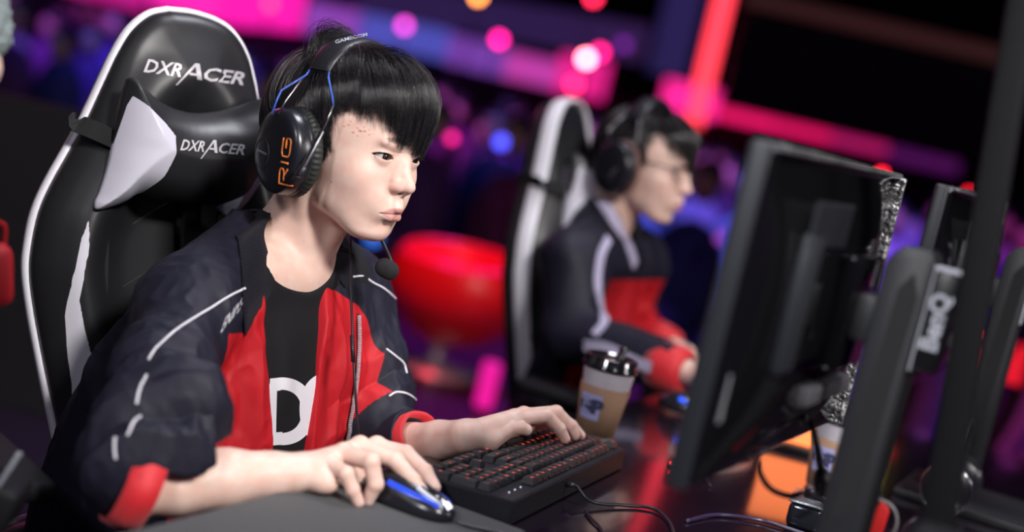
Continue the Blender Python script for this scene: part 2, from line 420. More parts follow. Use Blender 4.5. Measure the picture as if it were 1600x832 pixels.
for p0, p1, h, c, s, lb in segs: panel_between('fascia_light', p0, p1, D1 + .0, D1 + .0, h, h, c, s, lb, group=FG)
_a = PD(60, -80, D1 + .35); _b = PD(1520, 256, D1 + .35); _d = unit((_b - _a) * (1, 1, 0)); B = MB(); B.box(((_a + _b) / 2)[0:1].tolist() + [((_a + _b) / 2)[1], .76], (np.linalg.norm(_b - _a) + 2, .4, 1.52), np.stack([_d, np.cross((0, 0, 1), _d), (0, 0, 1)], 1)); struct(B.build('trim_2', WALLM))
# light haze on the drape above the fascia, imitated by dim glowing panels
panel_between('haze_panel', (560, -8), (1010, 70), 21, 21, .55, .55, (.10, .05, .28), .22, 'dark violet panel of painted light haze high above the blue fascia panel', 'haze panel')
panel_between('haze_panel', (1030, 36), (1088, 47), 21.6, 21.6, 1.5, 1.5, (.04, .04, .22), .35, 'dim navy panel of painted light haze left of the red light tube', 'haze panel')
# dark hanging screen on the right
B = MB(); a = PD(1150, 80, 17); b = PD(1575, 175, 17); d = unit((b - a) * (1, 1, 0)); Rm = np.stack([d, np.cross((0, 0, 1), d), (0, 0, 1)], 1)
B.box((a + b) / 2 + (0, 0, -.12), (np.linalg.norm(b - a) + .1, .25, 1.15), Rm, .03); hs = B.build('hanging_screen', mat('dark_screen', (.010, .006, .010), rough=.5), auto=40)
tag(hs, 'large dark hanging screen behind the monitor, right of the light tube', 'screen')
B = MB(); B.box((a + b) / 2 + (0, -.1, .62), (np.linalg.norm(b - a), .16, .16), Rm, .02); B.build('screen_truss', emis('truss_glow', (.16, .05, .05), .22), hs)
# light tube standing behind the second player
a = PD(1092, 160, 18.6); B = MB(); B.tube([a + (0, 0, t) for t in (-.3, 0, 6.4)], .105, 20)
tb = B.build('light_tube', emis('red_tube', (1, .045, .075), 2.4), smooth=True); tag(tb, 'tall glowing coral red light tube above the second player', 'lamp')
B = MB(); B.tube([(a[0], a[1], .05), a + (0, 0, -.3)], .13, 20); B.build('tube_base', mat('tube_base', (.02, .02, .02)), tb, smooth=True)
# far lamps, out of focus
LG = 'far stage lamps'
for (x, y, r, c, s, lb) in [(632, 40, 7, (.75, .05, .55), 7, 'faint magenta lamp on the violet fascia, above the fringe of the player'), (780, 62, 7, (1, .01, .28), 10, 'round hot pink lamp alone above the purple fascia'),
        (916, 92, 8, (1, .16, .22), 30, 'brightest coral lamp of the cluster above the second chair'), (938, 82, 7, (1, .01, .20), 9, 'red lamp touching the brightest lamp from behind'), (897, 132, 7, (1, .02, .10), 11, 'lowest red lamp of the cluster, over the second chair top'),
        (706, 216, 7, (.6, .01, .16), 5, 'dim crimson lamp among the crowd beside the nose of the player'), (747, -6, 7, (1, .30, .05), 12, 'yellow orange lamp cut by the top edge'), (927, -4, 7, (1, .02, .08), 10, 'red lamp cut by the top edge, right of the yellow one'),
        (1378, 272, 5, (1, .01, .03), 10, 'small red lamp just above the corner of the monitor'), (1602, -8, 6, (1, .85, .05), 16, 'yellow lamp in the top right corner'), (1514, 302, 5, (.8, .01, .03), 6, 'small red lamp beside the black post'),
        (1518, 520, 6, (.8, .01, .02), 9, 'dark red lamp low beside the black post'), (422, 6, 7, (1, .06, .12), 5, 'red lamp on the brightest pink fascia panel'), (783, 222, 10, (.06, .07, .8), 4, 'blue lamp shining out of the crowd left of the second chair'),
        (66, 137, 4, (.25, .15, 1), 9, 'tiny violet lamp behind the left shoulder of the high-backed chair'), (865, 285, 9, (.05, .05, .5), 2.2, 'weak blue lamp behind the second chair'), (583, 372, 11, (.02, .10, .45), 3.0, 'blue lamp under the chin of the player'),
        (1128, 372, 9, (.25, .05, .4), 1.8, 'weak violet lamp left of the monitor edge'), (974, 70, 8, (.2, .02, .35), 2, 'weak purple lamp right of the lamp cluster')]:
    B = MB(); dl = 17.8 if y < 200 else 7.3; p = PD(x, y, dl); rr = r * dl / F_PX; bm = bmesh.new(); bmesh.ops.create_uvsphere(bm, u_segments=16, v_segments=10, radius=rr)
    B.add(np.array([v.co[:] for v in bm.verts]) + p, [[v.index for v in f.verts] for f in bm.faces], 0); bm.free()
    o = B.build('stage_lamp', emis('lamp_glass', c, s), smooth=True); tag(o, lb, 'lamp', LG)
    B = MB(); q = p + unit(p - CH) * rr * 1.2; B.lathe([(rr * .7, -.02), (rr * 1.15, 0), (rr * 1.0, .12), (.001, .14)], q, np.stack([*(lambda z: (unit(np.cross(z, (0, 0, 1))), np.cross(z, unit(np.cross(z, (0, 0, 1)))), z))(unit(p - CH))], 1), 16)
    B.build('lamp_housing', WALLM, o, smooth=True)
    B = MB(); B.tube([(q[0], q[1], .02), (q[0], q[1], q[2])], .012, 6); B.build('lamp_pole', WALLM, o, smooth=True)
# glowing panel added behind the monitor to put an orange reflection on the desk
p = PZ(1222, 765, .75); dr = ray(1222, 765) * (1, 1, -1); c = p + unit(dr) * .34
B = MB(); n = unit(dr * (1, 1, 0)); Rm = np.stack([np.cross(n, (0, 0, 1)), n, (0, 0, 1)], 1); B.box((c[0], c[1], .838), (.105, .02, .15), Rm, .004)
B.box((c[0], c[1], .757), (.12, .06, .012), Rm, .003, mi=1); o = B.build('reflection_panel', [emis('reflection_glow', (1, .22, .06), 2.2), mat('reflection_panel_foot', (.01, .01, .01))]); tag(o, 'small orange glow panel added behind the monitor for its reflection in the worktop', 'lamp')
# magenta floor bar and red tub chair on the stage behind
B = MB(); c = PD(762, 602, 5.6); B.box(c, (.07, .05, .19), None, .015); o = B.build('floor_light_bar', emis('magenta_bar', (1, .01, .38), .9), auto=40); tag(o, 'short upright magenta light bar on the floor between the players', 'lamp')
B = MB(); B.box(c - (0, 0, (c[2] - .0) / 2 + .05), (.05, .05, c[2] - .1), None, .01); B.build('lamp_stand', mat('stand_black', (.01, .01, .01)), o)
def tub_chair():
    c = PD(705, 452, 6.2); base = np.array((c[0], c[1], 0)); t = empty('tub_chair', tuple(base), 'bright red tub chair on a pale pedestal between the two players', 'chair')
    RM = mat('red_moulded_shell', (.75, .012, .02), rough=.35); S = SDF()
    q = c + np.array((.03, 0, .02)); S.ell(q, (.32, .27, .26)); S.ell(q + (.0, -.04, .24), (.27, .24, .24), .02, 's'); S.op('i', lambda P: P[:, 2] - (q[2] + .15 + (P[:, 1] - q[1]) * .15), q - .5, q + .5)
    V, Fq = S.mesh(.014); obj_np('seat_shell', V, Fq, RM, t)
    B = MB(); B.lathe([(.001, .0), (.20, .0), (.20, .012), (.05, .03), (.028, .06), (.026, q[2] - .3), (.08, q[2] - .22)], base, None, 24); B.build('pedestal', mat('pale_metal', (.6, .55, .6), rough=.3, metal=.6), t, smooth=True)
tub_chair()
# low black partition behind the front chair and a darker box behind the players
PART = mat('black_partition', (.008, .007, .009), rough=.75)
B = MB(); a = PD(28, 152, 4.2); b = PD(400, 235, 4.2); d = unit((b - a) * (1, 1, 0)); Rm = np.stack([d, np.cross((0, 0, 1), d), (0, 0, 1)], 1); L = np.linalg.norm((b - a)[:2]) + 1.5
c = (a + b) / 2 - np.append(d[:2], 0) * .45; B.box((c[0], c[1], (a[2]) / 2), (L, .05, a[2]), Rm, .004); o = B.build('partition_screen', PART); tag(o, 'low black partition standing behind the front chair', 'partition')
# ------------------------------------------------------------------ desk
DESKM = mat('black_gloss_worktop', (.010, .006, .012), rough=.17, spec=.6, coat=.7, bump=(180, .03, .0005))
B = MB(); B.box((-.475, 2.3, .735), (.78, 4.3, .03), None, .004); dk = B.build('worktop', DESKM, auto=40); tag(dk, 'long glossy black worktop carrying keyboard, monitors and cups', 'desk')
B = MB()
for y in (.4, 2.1, 3.9): B.box((-.35, y, .36), (.5, .04, .72), None, .003)
B.build('desk_legs_panel', PART, dk)
B = MB(); B.box((-.12, 2.3, .45), (.02, 4.2, .54), None, .003); B.build('modesty_panel', PART, dk)
PADM = mat('dark_grey_cloth_pad', (.040, .043, .047), rough=.85, sheen=.1, bump=(1500, .3, .0004))
B = MB(); B.box((-.7425, 1.13, .7525), (.235, .83, .004), None, .0015); mp = B.build('mouse_pad', PADM, auto=40); tag(mp, 'large dark grey cloth mouse pad under the right forearm', 'mouse pad')

# ================================================================== the human head as an implicit surface (local frame: x face-forward, y left, z up)
SKIN = mat('skin', (.80, .57, .46), rough=.46, spec=.4, sss=(.22, (1.0, .35, .2), .006), bump=(420, .12, .0006))
LIPC = (.66, .27, .25)
_nt = SKIN.node_tree; _b = _nt.nodes['Principled BSDF']; _n = _nt.nodes.new('ShaderNodeTexNoise'); _n.inputs['Scale'].default_value = 55; _n.inputs['Detail'].default_value = 6; _tc = _nt.nodes.new('ShaderNodeTexCoord'); _nt.links.new(_tc.outputs['Object'], _n.inputs['Vector'])
_cr = _nt.nodes.new('ShaderNodeValToRGB'); _cr.color_ramp.elements[0].position = .3; _cr.color_ramp.elements[1].position = .7; _cr.color_ramp.elements[0].color = (.77, .50, .41, 1); _cr.color_ramp.elements[1].color = (.82, .60, .51, 1); _nt.links.new(_n.outputs['Fac'], _cr.inputs[0]); _nt.links.new(_cr.outputs[0], _b.inputs['Base Color'])
attr_mix(SKIN, 'blush', (.76, .38, .34), .5, mult=.55)
attr_mix(SKIN, 'lip', LIPC, .35, mult=.8)
attr_mix(SKIN, 'spot', (.45, .10, .09), .3, mult=.85)
attr_mix(SKIN, 'nail', (.86, .60, .55), .4, mult=.6)
attr_mix(SKIN, 'dark', (.035, .022, .02), .45, mult=.93)
EYE_C = np.array([.0775, .0312, .0165]); EYE_R = .0122
def head_sdf(S, fr, eye_open=1.0):
    mm = .001
    def slab(P):
        z = P[:, 2] / mm; y = np.abs(P[:, 1]) / mm; x = P[:, 0] / mm
        Z = [-104, -97, -90, -80, -65, -50, -35, -20, -5, 10, 25, 40, 60]
        xf = smooth_table(z, Z, [66, 75, 80, 82, 84.5, 87, 88.5, 89, 90, 91.5, 93.5, 95, 94])
        w = smooth_table(z, Z, [20, 31, 39, 48, 56.5, 61.5, 64.5, 66.5, 68, 68.5, 68, 68, 68])
        xb = smooth_table(z, Z, [45, 42, 32, 12, -8, -18, -24, -30, -40, -50, -60, -60, -60])
        xc = (xf + xb) / 2; a = (xf - xb) / 2; n = 2.25
        q = ((np.abs(x - xc) / a) ** n + (y / w) ** n) ** (1 / n)
        d = (q - 1) * np.minimum(a, w) * .9
        e = np.maximum(-101 - z, z - 58); k = 14; h = np.maximum(k - np.abs(d - e), 0) / k
        return (np.maximum(d, e) + h ** 3 * k / 6) * mm
    S.op('u', slab, (-.065, -.072, -.108), (.098, .072, .066), 0, fr)
    def E(c, r, k, kind='u', sym=False, R=None):
        c = np.array(c) * mm; r = np.array(r) * mm
        S.ell(c, r, k * mm, kind, fr, R)
        if sym: S.ell(c * [1, -1, 1], r, k * mm, kind, fr, R)
    def C(a, b, ra, rb, k, kind='u', sym=False, flat=None):
        a = np.array(a) * mm; b = np.array(b) * mm
        S.cone(a, b, ra * mm, rb * mm, k * mm, kind, fr, flat)
        if sym: S.cone(a * [1, -1, 1], b * [1, -1, 1], ra * mm, rb * mm, k * mm, kind, fr, flat)
    E((-5, 0, 42), (97.5, 77, 87), 22)                      # skull
    E((14, 44, -54), (19, 12, 17), 26, sym=True)            # jaw angle
    E((56, 40, -14), (27, 22, 26), 24, sym=True)            # cheek
    E((70, 22, -40), (18, 20, 20), 22, sym=True)
    E((80, 0, -54), (19, 24, 20), 18)                       # muzzle
    E((74, 0, -86), (13, 17, 12), 16)                     # chin
    E((88, 24, 36), (8, 20, 7), 16, sym=True)               # brow
    E((107, 31, 15), (14, 18, 10), 10, 's', sym=True)       # eye hollow
    E((102, 15, 14), (8, 5, 9), 9, 's', sym=True)
    # nose
    C((90, 0, 26), (103, 0, -4), 6.2, 6.4, 15)
    C((92, 8, 12), (95, 11, -10), 4.5, 5, 18, sym=True)
    C((103, 0, -4), (110.5, 0, -15), 6.2, 7.4, 8)
    E((111, 0, -17.5), (8.6, 8.6, 7.8), 5)                  # tip
    E((98.5, 10.5, -20), (10.5, 6.8, 7.4), 9, sym=True)        # wings
    C((109, 0, -24), (95, 0, -29.5), 4.0, 5, 5)             # columella
    E((104, 6.0, -27.5), (5.2, 2.9, 3.0), 2.2, 's', sym=True, R=rotm(-18, 25))
    E((104, 5.5, -16), (7, 6, 7), 8, sym=True)
    # mouth
    C((96.5, 0, -43), (94.5, 0, -33), 8.5, 7.5, 14)
    C((106.5, 0, -41), (103, 0, -33), 2.0, 1.6, 5, 's')                # philtrum
    C((100.2, 3.5, -48.6), (88, 19, -56.0), 4.0, 1.0, 7, sym=True)
    E((102.3, 0, -48.4), (4.2, 7, 4.4), 7)
    C((92.8, 0, -61.4), (91.6, 8, -61.0), 5.4, 4.6, 7, sym=True)
    C((96.0, 8, -61.0), (88, 18.5, -59.0), 5.3, 1.8, 7, sym=True)
    C((108.5, 0, -55.0), (103.6, 9, -55.4), 1.1, 1.1, 1.8, 's', sym=True)
    C((103.6, 9, -55.4), (90.5, 22.5, -58.0), 1.1, .9, 1.8, 's', sym=True)
    E((94.0, 0, -72), (6, 15, 4.5), 8, 's')                            # under the lip
    # eyelids: a shell over the eyeball, then the opening
    for sy in (1, -1):
        c = EYE_C * [1, sy, 1]
        S.ell(c, EYE_R + .0028, .006, 'u', fr)
        E((97.5, 31 * sy, 24.6), (3.4, 14, .5), 3.2, 's')             # lid crease
        def lid(P, sy=sy):
            y = (P[:, 1] * sy - EYE_C[1]) / mm; z = (P[:, 2] - EYE_C[2]) / mm; x = P[:, 0] / mm
            y = y - 3.3
            u = np.clip(y / 14.2, -1, 1)
            zt = y * .10                                              # outer corner a little higher
            up = (5.3 * eye_open) * (1 - np.abs(u) ** 2.3) ** .8 + zt
            lo = -(3.6) * (1 - np.abs(u) ** 2.0) ** .9 + zt
            d = np.maximum(np.maximum(z - up, lo - z), np.abs(y) - 14.2)
            return np.maximum(d, 68.0 - x) * mm
        S.op('s', lid, (.066, sy * .033 - .02, .004), (.1, sy * .033 + .02, .03), .0007, fr)
        S.ell(c, EYE_R + .0003, .0005, 's', fr)
        E((-4, 74 * sy, -2), (14, 4.5, 26), 5, R=None)                 # ear, flat under the headphone
    return S
def head_attrs(L):
    """L: local coordinates (m) of the vertices -> dict of tint attributes"""
    x, y, z = (L / .001).T; ay = np.abs(y)
    f = x > 60
    # lips: between two curves either side of the mouth line
    ml = -55.4 - 2.6 * (np.clip(ay, 0, 23) / 22.5) ** 2
    t = np.clip(1 - (ay / 22.5) ** 2, 0, 1)
    up = ml + 9.2 * t ** 1.0 - 1.6 * np.exp(-(y / 3.0) ** 2) + .3; lo = ml - 9.6 * t ** 1.2
    lip = np.minimum(up - z, z - lo) / 2.2 + .5
    lip = np.clip(np.where(f & (ay < 22.5), lip, 0), 0, 1)
    line = np.exp(-((z - ml) / 1.0) ** 2) * (ay < 23) * (x > 80)
    # eyebrows (skin tint under the hairs)
    bz = 41 - 8 * ((ay - 26) / 30) ** 2
    brow = np.exp(-((z - bz) / 3.6) ** 4) * sstep(9, 16, ay) * sstep(48, 32, ay) * f * .55
    nost = np.exp(-(((x - 103.5) / 5.5) ** 2 + ((ay - 6) / 3.0) ** 2 + ((z + 27.5) / 3.0) ** 2) * 1.4) * .9 * (z < -24.5)
    bl = .45 * np.exp(-(((x - 62) / 30) ** 2 + ((ay - 45) / 22) ** 2 + ((z + 22) / 20) ** 2))
    bl += .6 * np.exp(-((x - 116) / 12) ** 2 - ((z + 18) / 9) ** 2) + .5 * np.exp(-((ay - 14) / 6) ** 2 - ((z + 21) / 8) ** 2) * f
    spot = np.zeros(len(L)); rnd = random.Random(5)
    for (sy, sz, r) in [(q[0] - 5, q[1] + 2, q[2]) for q in [(-57, 41, 1.8), (-59, 44, 1.0), (-54, 42, 1.4), (-61, 37, 1.1), (-50, 39, .9), (-64, 45, .9), (-55, 47, .8), (-47, 41, .7), (-66, 42, .8), (-58, 34, .9), (-51, 45, .7), (-63, 50, .7)]]:
        spot = np.maximum(spot, np.exp(-(((y - sy) ** 2 + (z - sz) ** 2) / r ** 2)) * (x > 20) * .9)
    mole = np.exp(-(((x - 35) ** 2 + (z + 31) ** 2) / 1.1 ** 2)) * (y < 0)
    dark = np.maximum.reduce([line * .85, nost, brow, mole])
    return dict(lip=lip, spot=spot, dark=np.clip(dark, 0, 1), blush=np.clip(bl, 0, 1))
EYE_MAT = None
def eye_material():
    m = mat('eyeball', (.5, .48, .48), rough=.12, spec=.6, coat=.6); nt = m.node_tree; b = nt.nodes['Principled BSDF']
    a = nt.nodes.new('ShaderNodeAttribute'); a.attribute_name = 'iris'
    cr = nt.nodes.new('ShaderNodeValToRGB'); e = cr.color_ramp.elements
    e[0].position = 0; e[0].color = (.003, .002, .002, 1)
    e[1].position = 1; e[1].color = (.50, .46, .46, 1)
    for p, c in ((.20, (.004, .003, .003, 1)), (.235, (.05, .026, .015, 1)), (.40, (.035, .018, .012, 1)), (.47, (.008, .006, .006, 1)), (.53, (.52, .49, .49, 1))):
        q = e.new(p); q.color = c
    nt.links.new(a.outputs['Fac'], cr.inputs[0]); nt.links.new(cr.outputs[0], b.inputs['Base Color']); return m
def eyeball(fr, sy, parent, gaze=(1, 0, 0)):
    n = 40; g = unit(gaze); up = unit(np.cross(g, (0, 1, 0))); sd = np.cross(up, g); V = []; A = []
    for i in range(n + 1):
        th = math.pi * (i / n) ** 1.4
        r = EYE_R + .0009 * math.exp(-(th / .42) ** 4)
        for j in range(32):
            ph = 2 * math.pi * j / 32; V.append(r * (math.cos(th) * g + math.sin(th) * (math.cos(ph) * up + math.sin(ph) * sd))); A.append(min(th / 1.18, 1))
    Fc = [(i * 32 + j, i * 32 + (j + 1) % 32, (i + 1) * 32 + (j + 1) % 32, (i + 1) * 32 + j) for i in range(n) for j in range(32)]
    V = fr.w(np.array(V) + EYE_C * [1, sy, 1])
    o = obj_np('eyeball', V, np.array(Fc), eye_material(), parent); set_attr(o.data, 'iris', A); return o
def hairs_mesh(paths, r0, r1, sides=3, rng=None):
    """paths (n, m, 3) -> one mesh of thin tapered tubes"""
    P = np.asarray(paths); n, m, _ = P.shape
    T = np.gradient(P, axis=1); T /= np.linalg.norm(T, axis=2, keepdims=True) + 1e-12
    a = np.array([.31, .52, .79]); N = np.cross(T, a); N /= np.linalg.norm(N, axis=2, keepdims=True) + 1e-12; B = np.cross(T, N)
    t = np.linspace(0, 1, m); r = (r0 + (r1 - r0) * t ** 2)[None, :, None, None]
    ang = np.arange(sides) * 2 * math.pi / sides
    V = P[:, :, None, :] + r * (np.cos(ang)[None, None, :, None] * N[:, :, None, :] + np.sin(ang)[None, None, :, None] * B[:, :, None, :])
    idx = np.arange(n * m * sides).reshape(n, m, sides)
    a0 = idx[:, :-1, :]; a1 = idx[:, 1:, :]
    Fq = np.stack([a0, np.roll(a0, -1, 2), np.roll(a1, -1, 2), a1], -1).reshape(-1, 4)
    return V.reshape(-1, 3), Fq

def surf_x(S, fr, y, z, x0=.125):
    """march along local -x until the surface"""
    y = np.asarray(y, float); z = np.asarray(z, float); x = np.full(y.shape, x0)
    for _ in range(60):
        d = S.eval(fr.w(np.stack([x, y, z], -1))); x = x - np.maximum(d, .00002) * .7
    return x
def lashes(S, fr, parent, M, gaze_open=1.0):
    rng = np.random.default_rng(3)
    for sy in (1, -1):
        B = MB(); paths = []
        yy = np.linspace(-13.9, 14.0, 30); u = np.clip(yy / 14.2, -1, 1)
        z = (5.3 * gaze_open) * (1 - np.abs(u) ** 2.3) ** .8 + yy * .10
        Y = sy * (EYE_C[1] + (yy + 3.3) * .001); Z = EYE_C[2] + (z + .45) * .001
        X = surf_x(S, fr, Y, Z); X = np.maximum(X, np.maximum(np.roll(X, 1), np.roll(X, -1)) - .0015)
        P = fr.w(np.stack([X, Y, Z - .0004], -1)); r = .00078 * (1 - np.abs(u) ** 3) + .00030
        B.tube(P, r, 6)
        for k in range(40):
            t = rng.uniform(2, 27); i = int(t); f = t - i; b = np.array([X[i] * (1 - f) + X[i + 1] * f, Y[i] * (1 - f) + Y[i + 1] * f, Z[i] * (1 - f) + Z[i + 1] * f - .0004])
            L = .0050 * (.7 + .5 * rng.random()); o = sy * (u[i] * .45 + .1)
            s_ = np.linspace(0, 1, 5)[:, None]; paths.append(fr.w(b + L * s_ * np.array([.85, o, -.30]) + L * s_ ** 2 * np.array([-.05, 0, .55])))
        V, Fq = hairs_mesh(np.array(paths), .00011, .00003); B.add(V, Fq)
        B.build('eyelashes', M, parent, smooth=True)
def brows(S, fr, parent, M):
    rng = np.random.default_rng(8)
    for sy in (1, -1):
        n = 330; yy = rng.uniform(6, 38, n); bz = 40.5 - 8 * ((yy - 28) / 30) ** 2
        th = 4.2 * sstep(6, 16, yy) * sstep(54, 34, yy) + .6; zz = bz + rng.normal(0, .5, n) * th
        L = rng.uniform(4, 7.5, n); pts = []
        for t in np.linspace(0, 1, 5):
            y = yy + L * t * .9; z = zz + L * .22 * t - L * t * .30 * sstep(20, 36, yy)
            X = surf_x(S, fr, sy * y * .001, z * .001); pts.append(fr.w(np.stack([X + .0002 + .0008 * math.sin(math.pi * min(t + .1, 1)), sy * y * .001, z * .001], -1)))
        V, Fq = hairs_mesh(np.stack(pts, 1), .0001, .00003); obj_np('eyebrow', V, Fq, M, parent)

# ================================================================== the player in front
HF = Frame((-1.0402, 1.6371, 1.1284), rotm(-7.48, .46, .92))
HAIRM = mat('black_hair', (.015, .013, .015), rough=.27, spec=.85)
LASHM = mat('lash', (.012, .009, .009), rough=.5)
RES = .00105
NAILS = []
def finger(S, joints, r, k=.0018, flat=None, nail_up=None):
    """joints: MCP, PIP, DIP, tip centre; r: four radii"""
    for i in range(len(joints) - 1):
        S.cone(joints[i], joints[i + 1], r[i], r[i + 1], k)
    for i in range(1, len(joints) - 1):
        S.ell(joints[i], r[i] * 1.06, .003)
    if nail_up is not None:
        d = unit(np.asarray(joints[-1]) - joints[-2]); u = unit(nail_up - d * (nail_up @ d)); NAILS.append((np.asarray(joints[-1]) + u * r[-1] * .85 - d * .001, d, u, r[-1]))
def build_player():
    root = empty('person', (-1.05, 1.64, .45), 'young player in black and red zip jacket, leaning in, hands on mouse and keyboard', 'person')
    S = SDF(); head_sdf(S, HF)
    # neck and the body inside the clothes
    S.cone(HF.w((-.026, 0, -.035)), HF.w((-.058, 0, -.115)), .055, .053, .022)
    S.cone(HF.w((-.058, 0, -.115)), HF.w((-.088, 0, -.165)), .053, .064, .02)
    S.cone(HF.w((.012, .0, -.095)), HF.w((-.028, .0, -.165)), .012, .012, .022)       # throat
    S.cone(HF.w((-.02, -.05, -.05)), HF.w((-.022, -.012, -.168)), .011, .010, .020)       # neck muscle
    S.cone(HF.w((-.02, .05, -.05)), HF.w((-.022, .012, -.168)), .011, .010, .020)
    sc = [np.array((-1.12, 1.47, .925)), np.array((-1.11, 1.81, .925))]
    S.cone((-1.11, 1.55, .94), (-1.10, 1.74, .94), .06, .06, .03)
    S.ell((-1.12, 1.64, .80), (.085, .13, .17), .04); S.ell((-1.15, 1.64, .60), (.085, .12, .14), .05)
    elR = PD(207, 760, 1.592); wrR = PD(468, 739, 1.675)
    S.cone((-1.11, 1.56, .93), sc[0], .05, .045, .02); S.cone((-1.10, 1.73, .93), sc[1], .05, .045, .02)
    S.cone(sc[0], elR, .042, .034, .01)
    # right forearm
    fR = [elR + (wrR - elR) * t for t in (0, .25, .55, .82, 1.0)]
    S.chain(fR, [.034, .0375, .034, .0265, .0235], .012)
    S.cone(elR, elR + (elR - wrR) * .03 + np.array((0, 0, -.012)), .030, .026, .015)
    # right hand on the mouse
    rk = dict(I=[(588, 699, 1.745), (634, 709, 1.738), (664, 737, 1.722), (679, 762, 1.712)],
              M=[(562, 699, 1.722), (617, 719, 1.712), (646, 752, 1.698), (663, 776, 1.690)],
              R=[(537, 709, 1.697), (580, 722, 1.672), (587, 757, 1.672), (574, 783, 1.680)],
              P=[(514, 726, 1.678), (541, 741, 1.655), (551, 766, 1.656), (560, 785, 1.661)])
    J = {k: [PD(*q) for q in v] for k, v in rk.items()}
    up = np.array((0, 0, 1.0)); away = unit(J['I'][0] - J['P'][0])
    for k, r in (('I', .0100), ('M', .0100), ('R', .0096), ('P', .0092)):
        c = J[k][0]; S.cone(wrR + away * {'I': .011, 'M': .004, 'R': -.005, 'P': -.011}[k], c, .0165, r * 1.12, .013)
    S.cone(J['P'][0] + (0, 0, -.008), wrR + (0, 0, -.004), .013, .017, .012)      # edge of the palm
    S.ell(PD(500, 751, 1.668), (.024, .017, .016), .012)
    S.cone(wrR + away * .012, PD(560, 745, 1.735), .016, .013, .014)              # thenar
    finger(S, [PD(560, 745, 1.735), PD(600, 760, 1.765), PD(628, 771, 1.77)], [.012, .0105, .0085])
    for k, r in (('I', (.0112, .0102, .0092, .0078)), ('M', (.0114, .0104, .0094, .0080)), ('R', (.0108, .0103, .0093, .0078)), ('P', (.0102, .0092, .0082, .0070))):
        finger(S, J[k], r, nail_up=up + unit(J[k][3] - J[k][0]) * .6)
        S.ell(J[k][0] + (0, 0, .002), r[0] * 1.08, .006)
    # left forearm and hand on the keys
    elL = PD(598, 702, 2.06); wrL = PD(727, 683, 1.945)
    S.cone(sc[1], elL, .040, .031, .01)
    fL = [elL + (wrL - elL) * t for t in (0, .35, .7, 1.0)]
    S.chain(fL, [.030, .030, .027, .0240], .014)
    lk = dict(I=[(806, 654, 2.005), (853, 650, 2.030), (874, 670, 2.045), (883, 686, 2.052)],
              M=[(818, 650, 2.030), (869, 645, 2.058), (889, 664, 2.070), (898, 681, 2.078)],
              R=[(827, 654, 2.055), (868, 652, 2.088), (893, 666, 2.098), (907, 681, 2.105)],
              P=[(828, 664, 2.080), (862, 662, 2.115), (884, 670, 2.125), (900, 680, 2.13)])
    K = {k: [PD(*q) for q in v] for k, v in lk.items()}; awl = unit(K['P'][0] - K['I'][0])
    for k, r in (('I', .0105), ('M', .0105), ('R', .010), ('P', .0095)):
        S.cone(wrL + awl * {'I': -.010, 'M': -.003, 'R': .005, 'P': .012}[k], K[k][0], .0165, r * 1.15, .014)
    th = [PD(765, 690, 1.955), PD(796, 669, 1.985), PD(811, 668, 1.998), PD(822, 672, 2.006)]
    S.cone(wrL + awl * -.008, th[0], .0165, .0125, .016)
    S.cone(th[0], PD(800, 668, 2.0), .014, .011, .012)
    finger(S, th, (.0125, .0108, .0100, .0086), nail_up=up * .75 - awl * 1.0)
    for k, r in (('I', (.0108, .0100, .0088, .0074)), ('M', (.0110, .0102, .0090, .0076)), ('R', (.0106, .0098, .0088, .0074)), ('P', (.0098, .0088, .0078, .0066))):
        finger(S, K[k], r, nail_up=up + unit(K[k][3] - K[k][0]) * .6)
        S.ell(K[k][0] + (0, 0, .002), r[0] * 1.06, .006)
    for c, d, u, r in NAILS:
        S.ell(c + u * r * .02, (r * .95, r * .68, r * .26), .0006, 'u', Frame(), None) if False else None
    V, Fq = S.mesh(RES)
    body = seal(obj_np('body', V, Fq, SKIN, root))
    for k, v in head_attrs(HF.l(V)).items():
        if k in ('blush', 'dark'): v = v * ((HF.l(V)[:, 2] > -.12) & (HF.l(V)[:, 0] > 0))
        if k == 'blush':                       # pinker knuckles and fingertips
            for Jq in list(J.values()) + list(K.values()):
                for q, w in ((0, .35), (1, .45), (2, .4), (3, .6)): v = np.maximum(v, w * np.exp(-((V - Jq[q]) ** 2).sum(1) / .010 ** 2))
        set_attr(body.data, k, v)
    nl = np.zeros(len(V))
    for c, d, u, r in NAILS:
        q = V - c; a = q @ d; b = q @ u; s_ = np.cross(d, u); e = q @ s_
        nl = np.maximum(nl, np.clip(1.5 - ((a / (r * 1.0)) ** 2 + (e / (r * .72)) ** 2), 0, 1) * (b > -r * .5))
    set_attr(body.data, 'nail', nl)
    for sy in (1, -1): eyeball(HF, sy, root, gaze=(1, -.03, -.03))
    lashes(S, HF, root, LASHM); brows(S, HF, root, LASHM)
    return root, S, dict(elR=elR, wrR=wrR, elL=elL, wrL=wrL, sc=sc, J=J, K=K)
PLAYER, BODY_S, BJ = build_player()

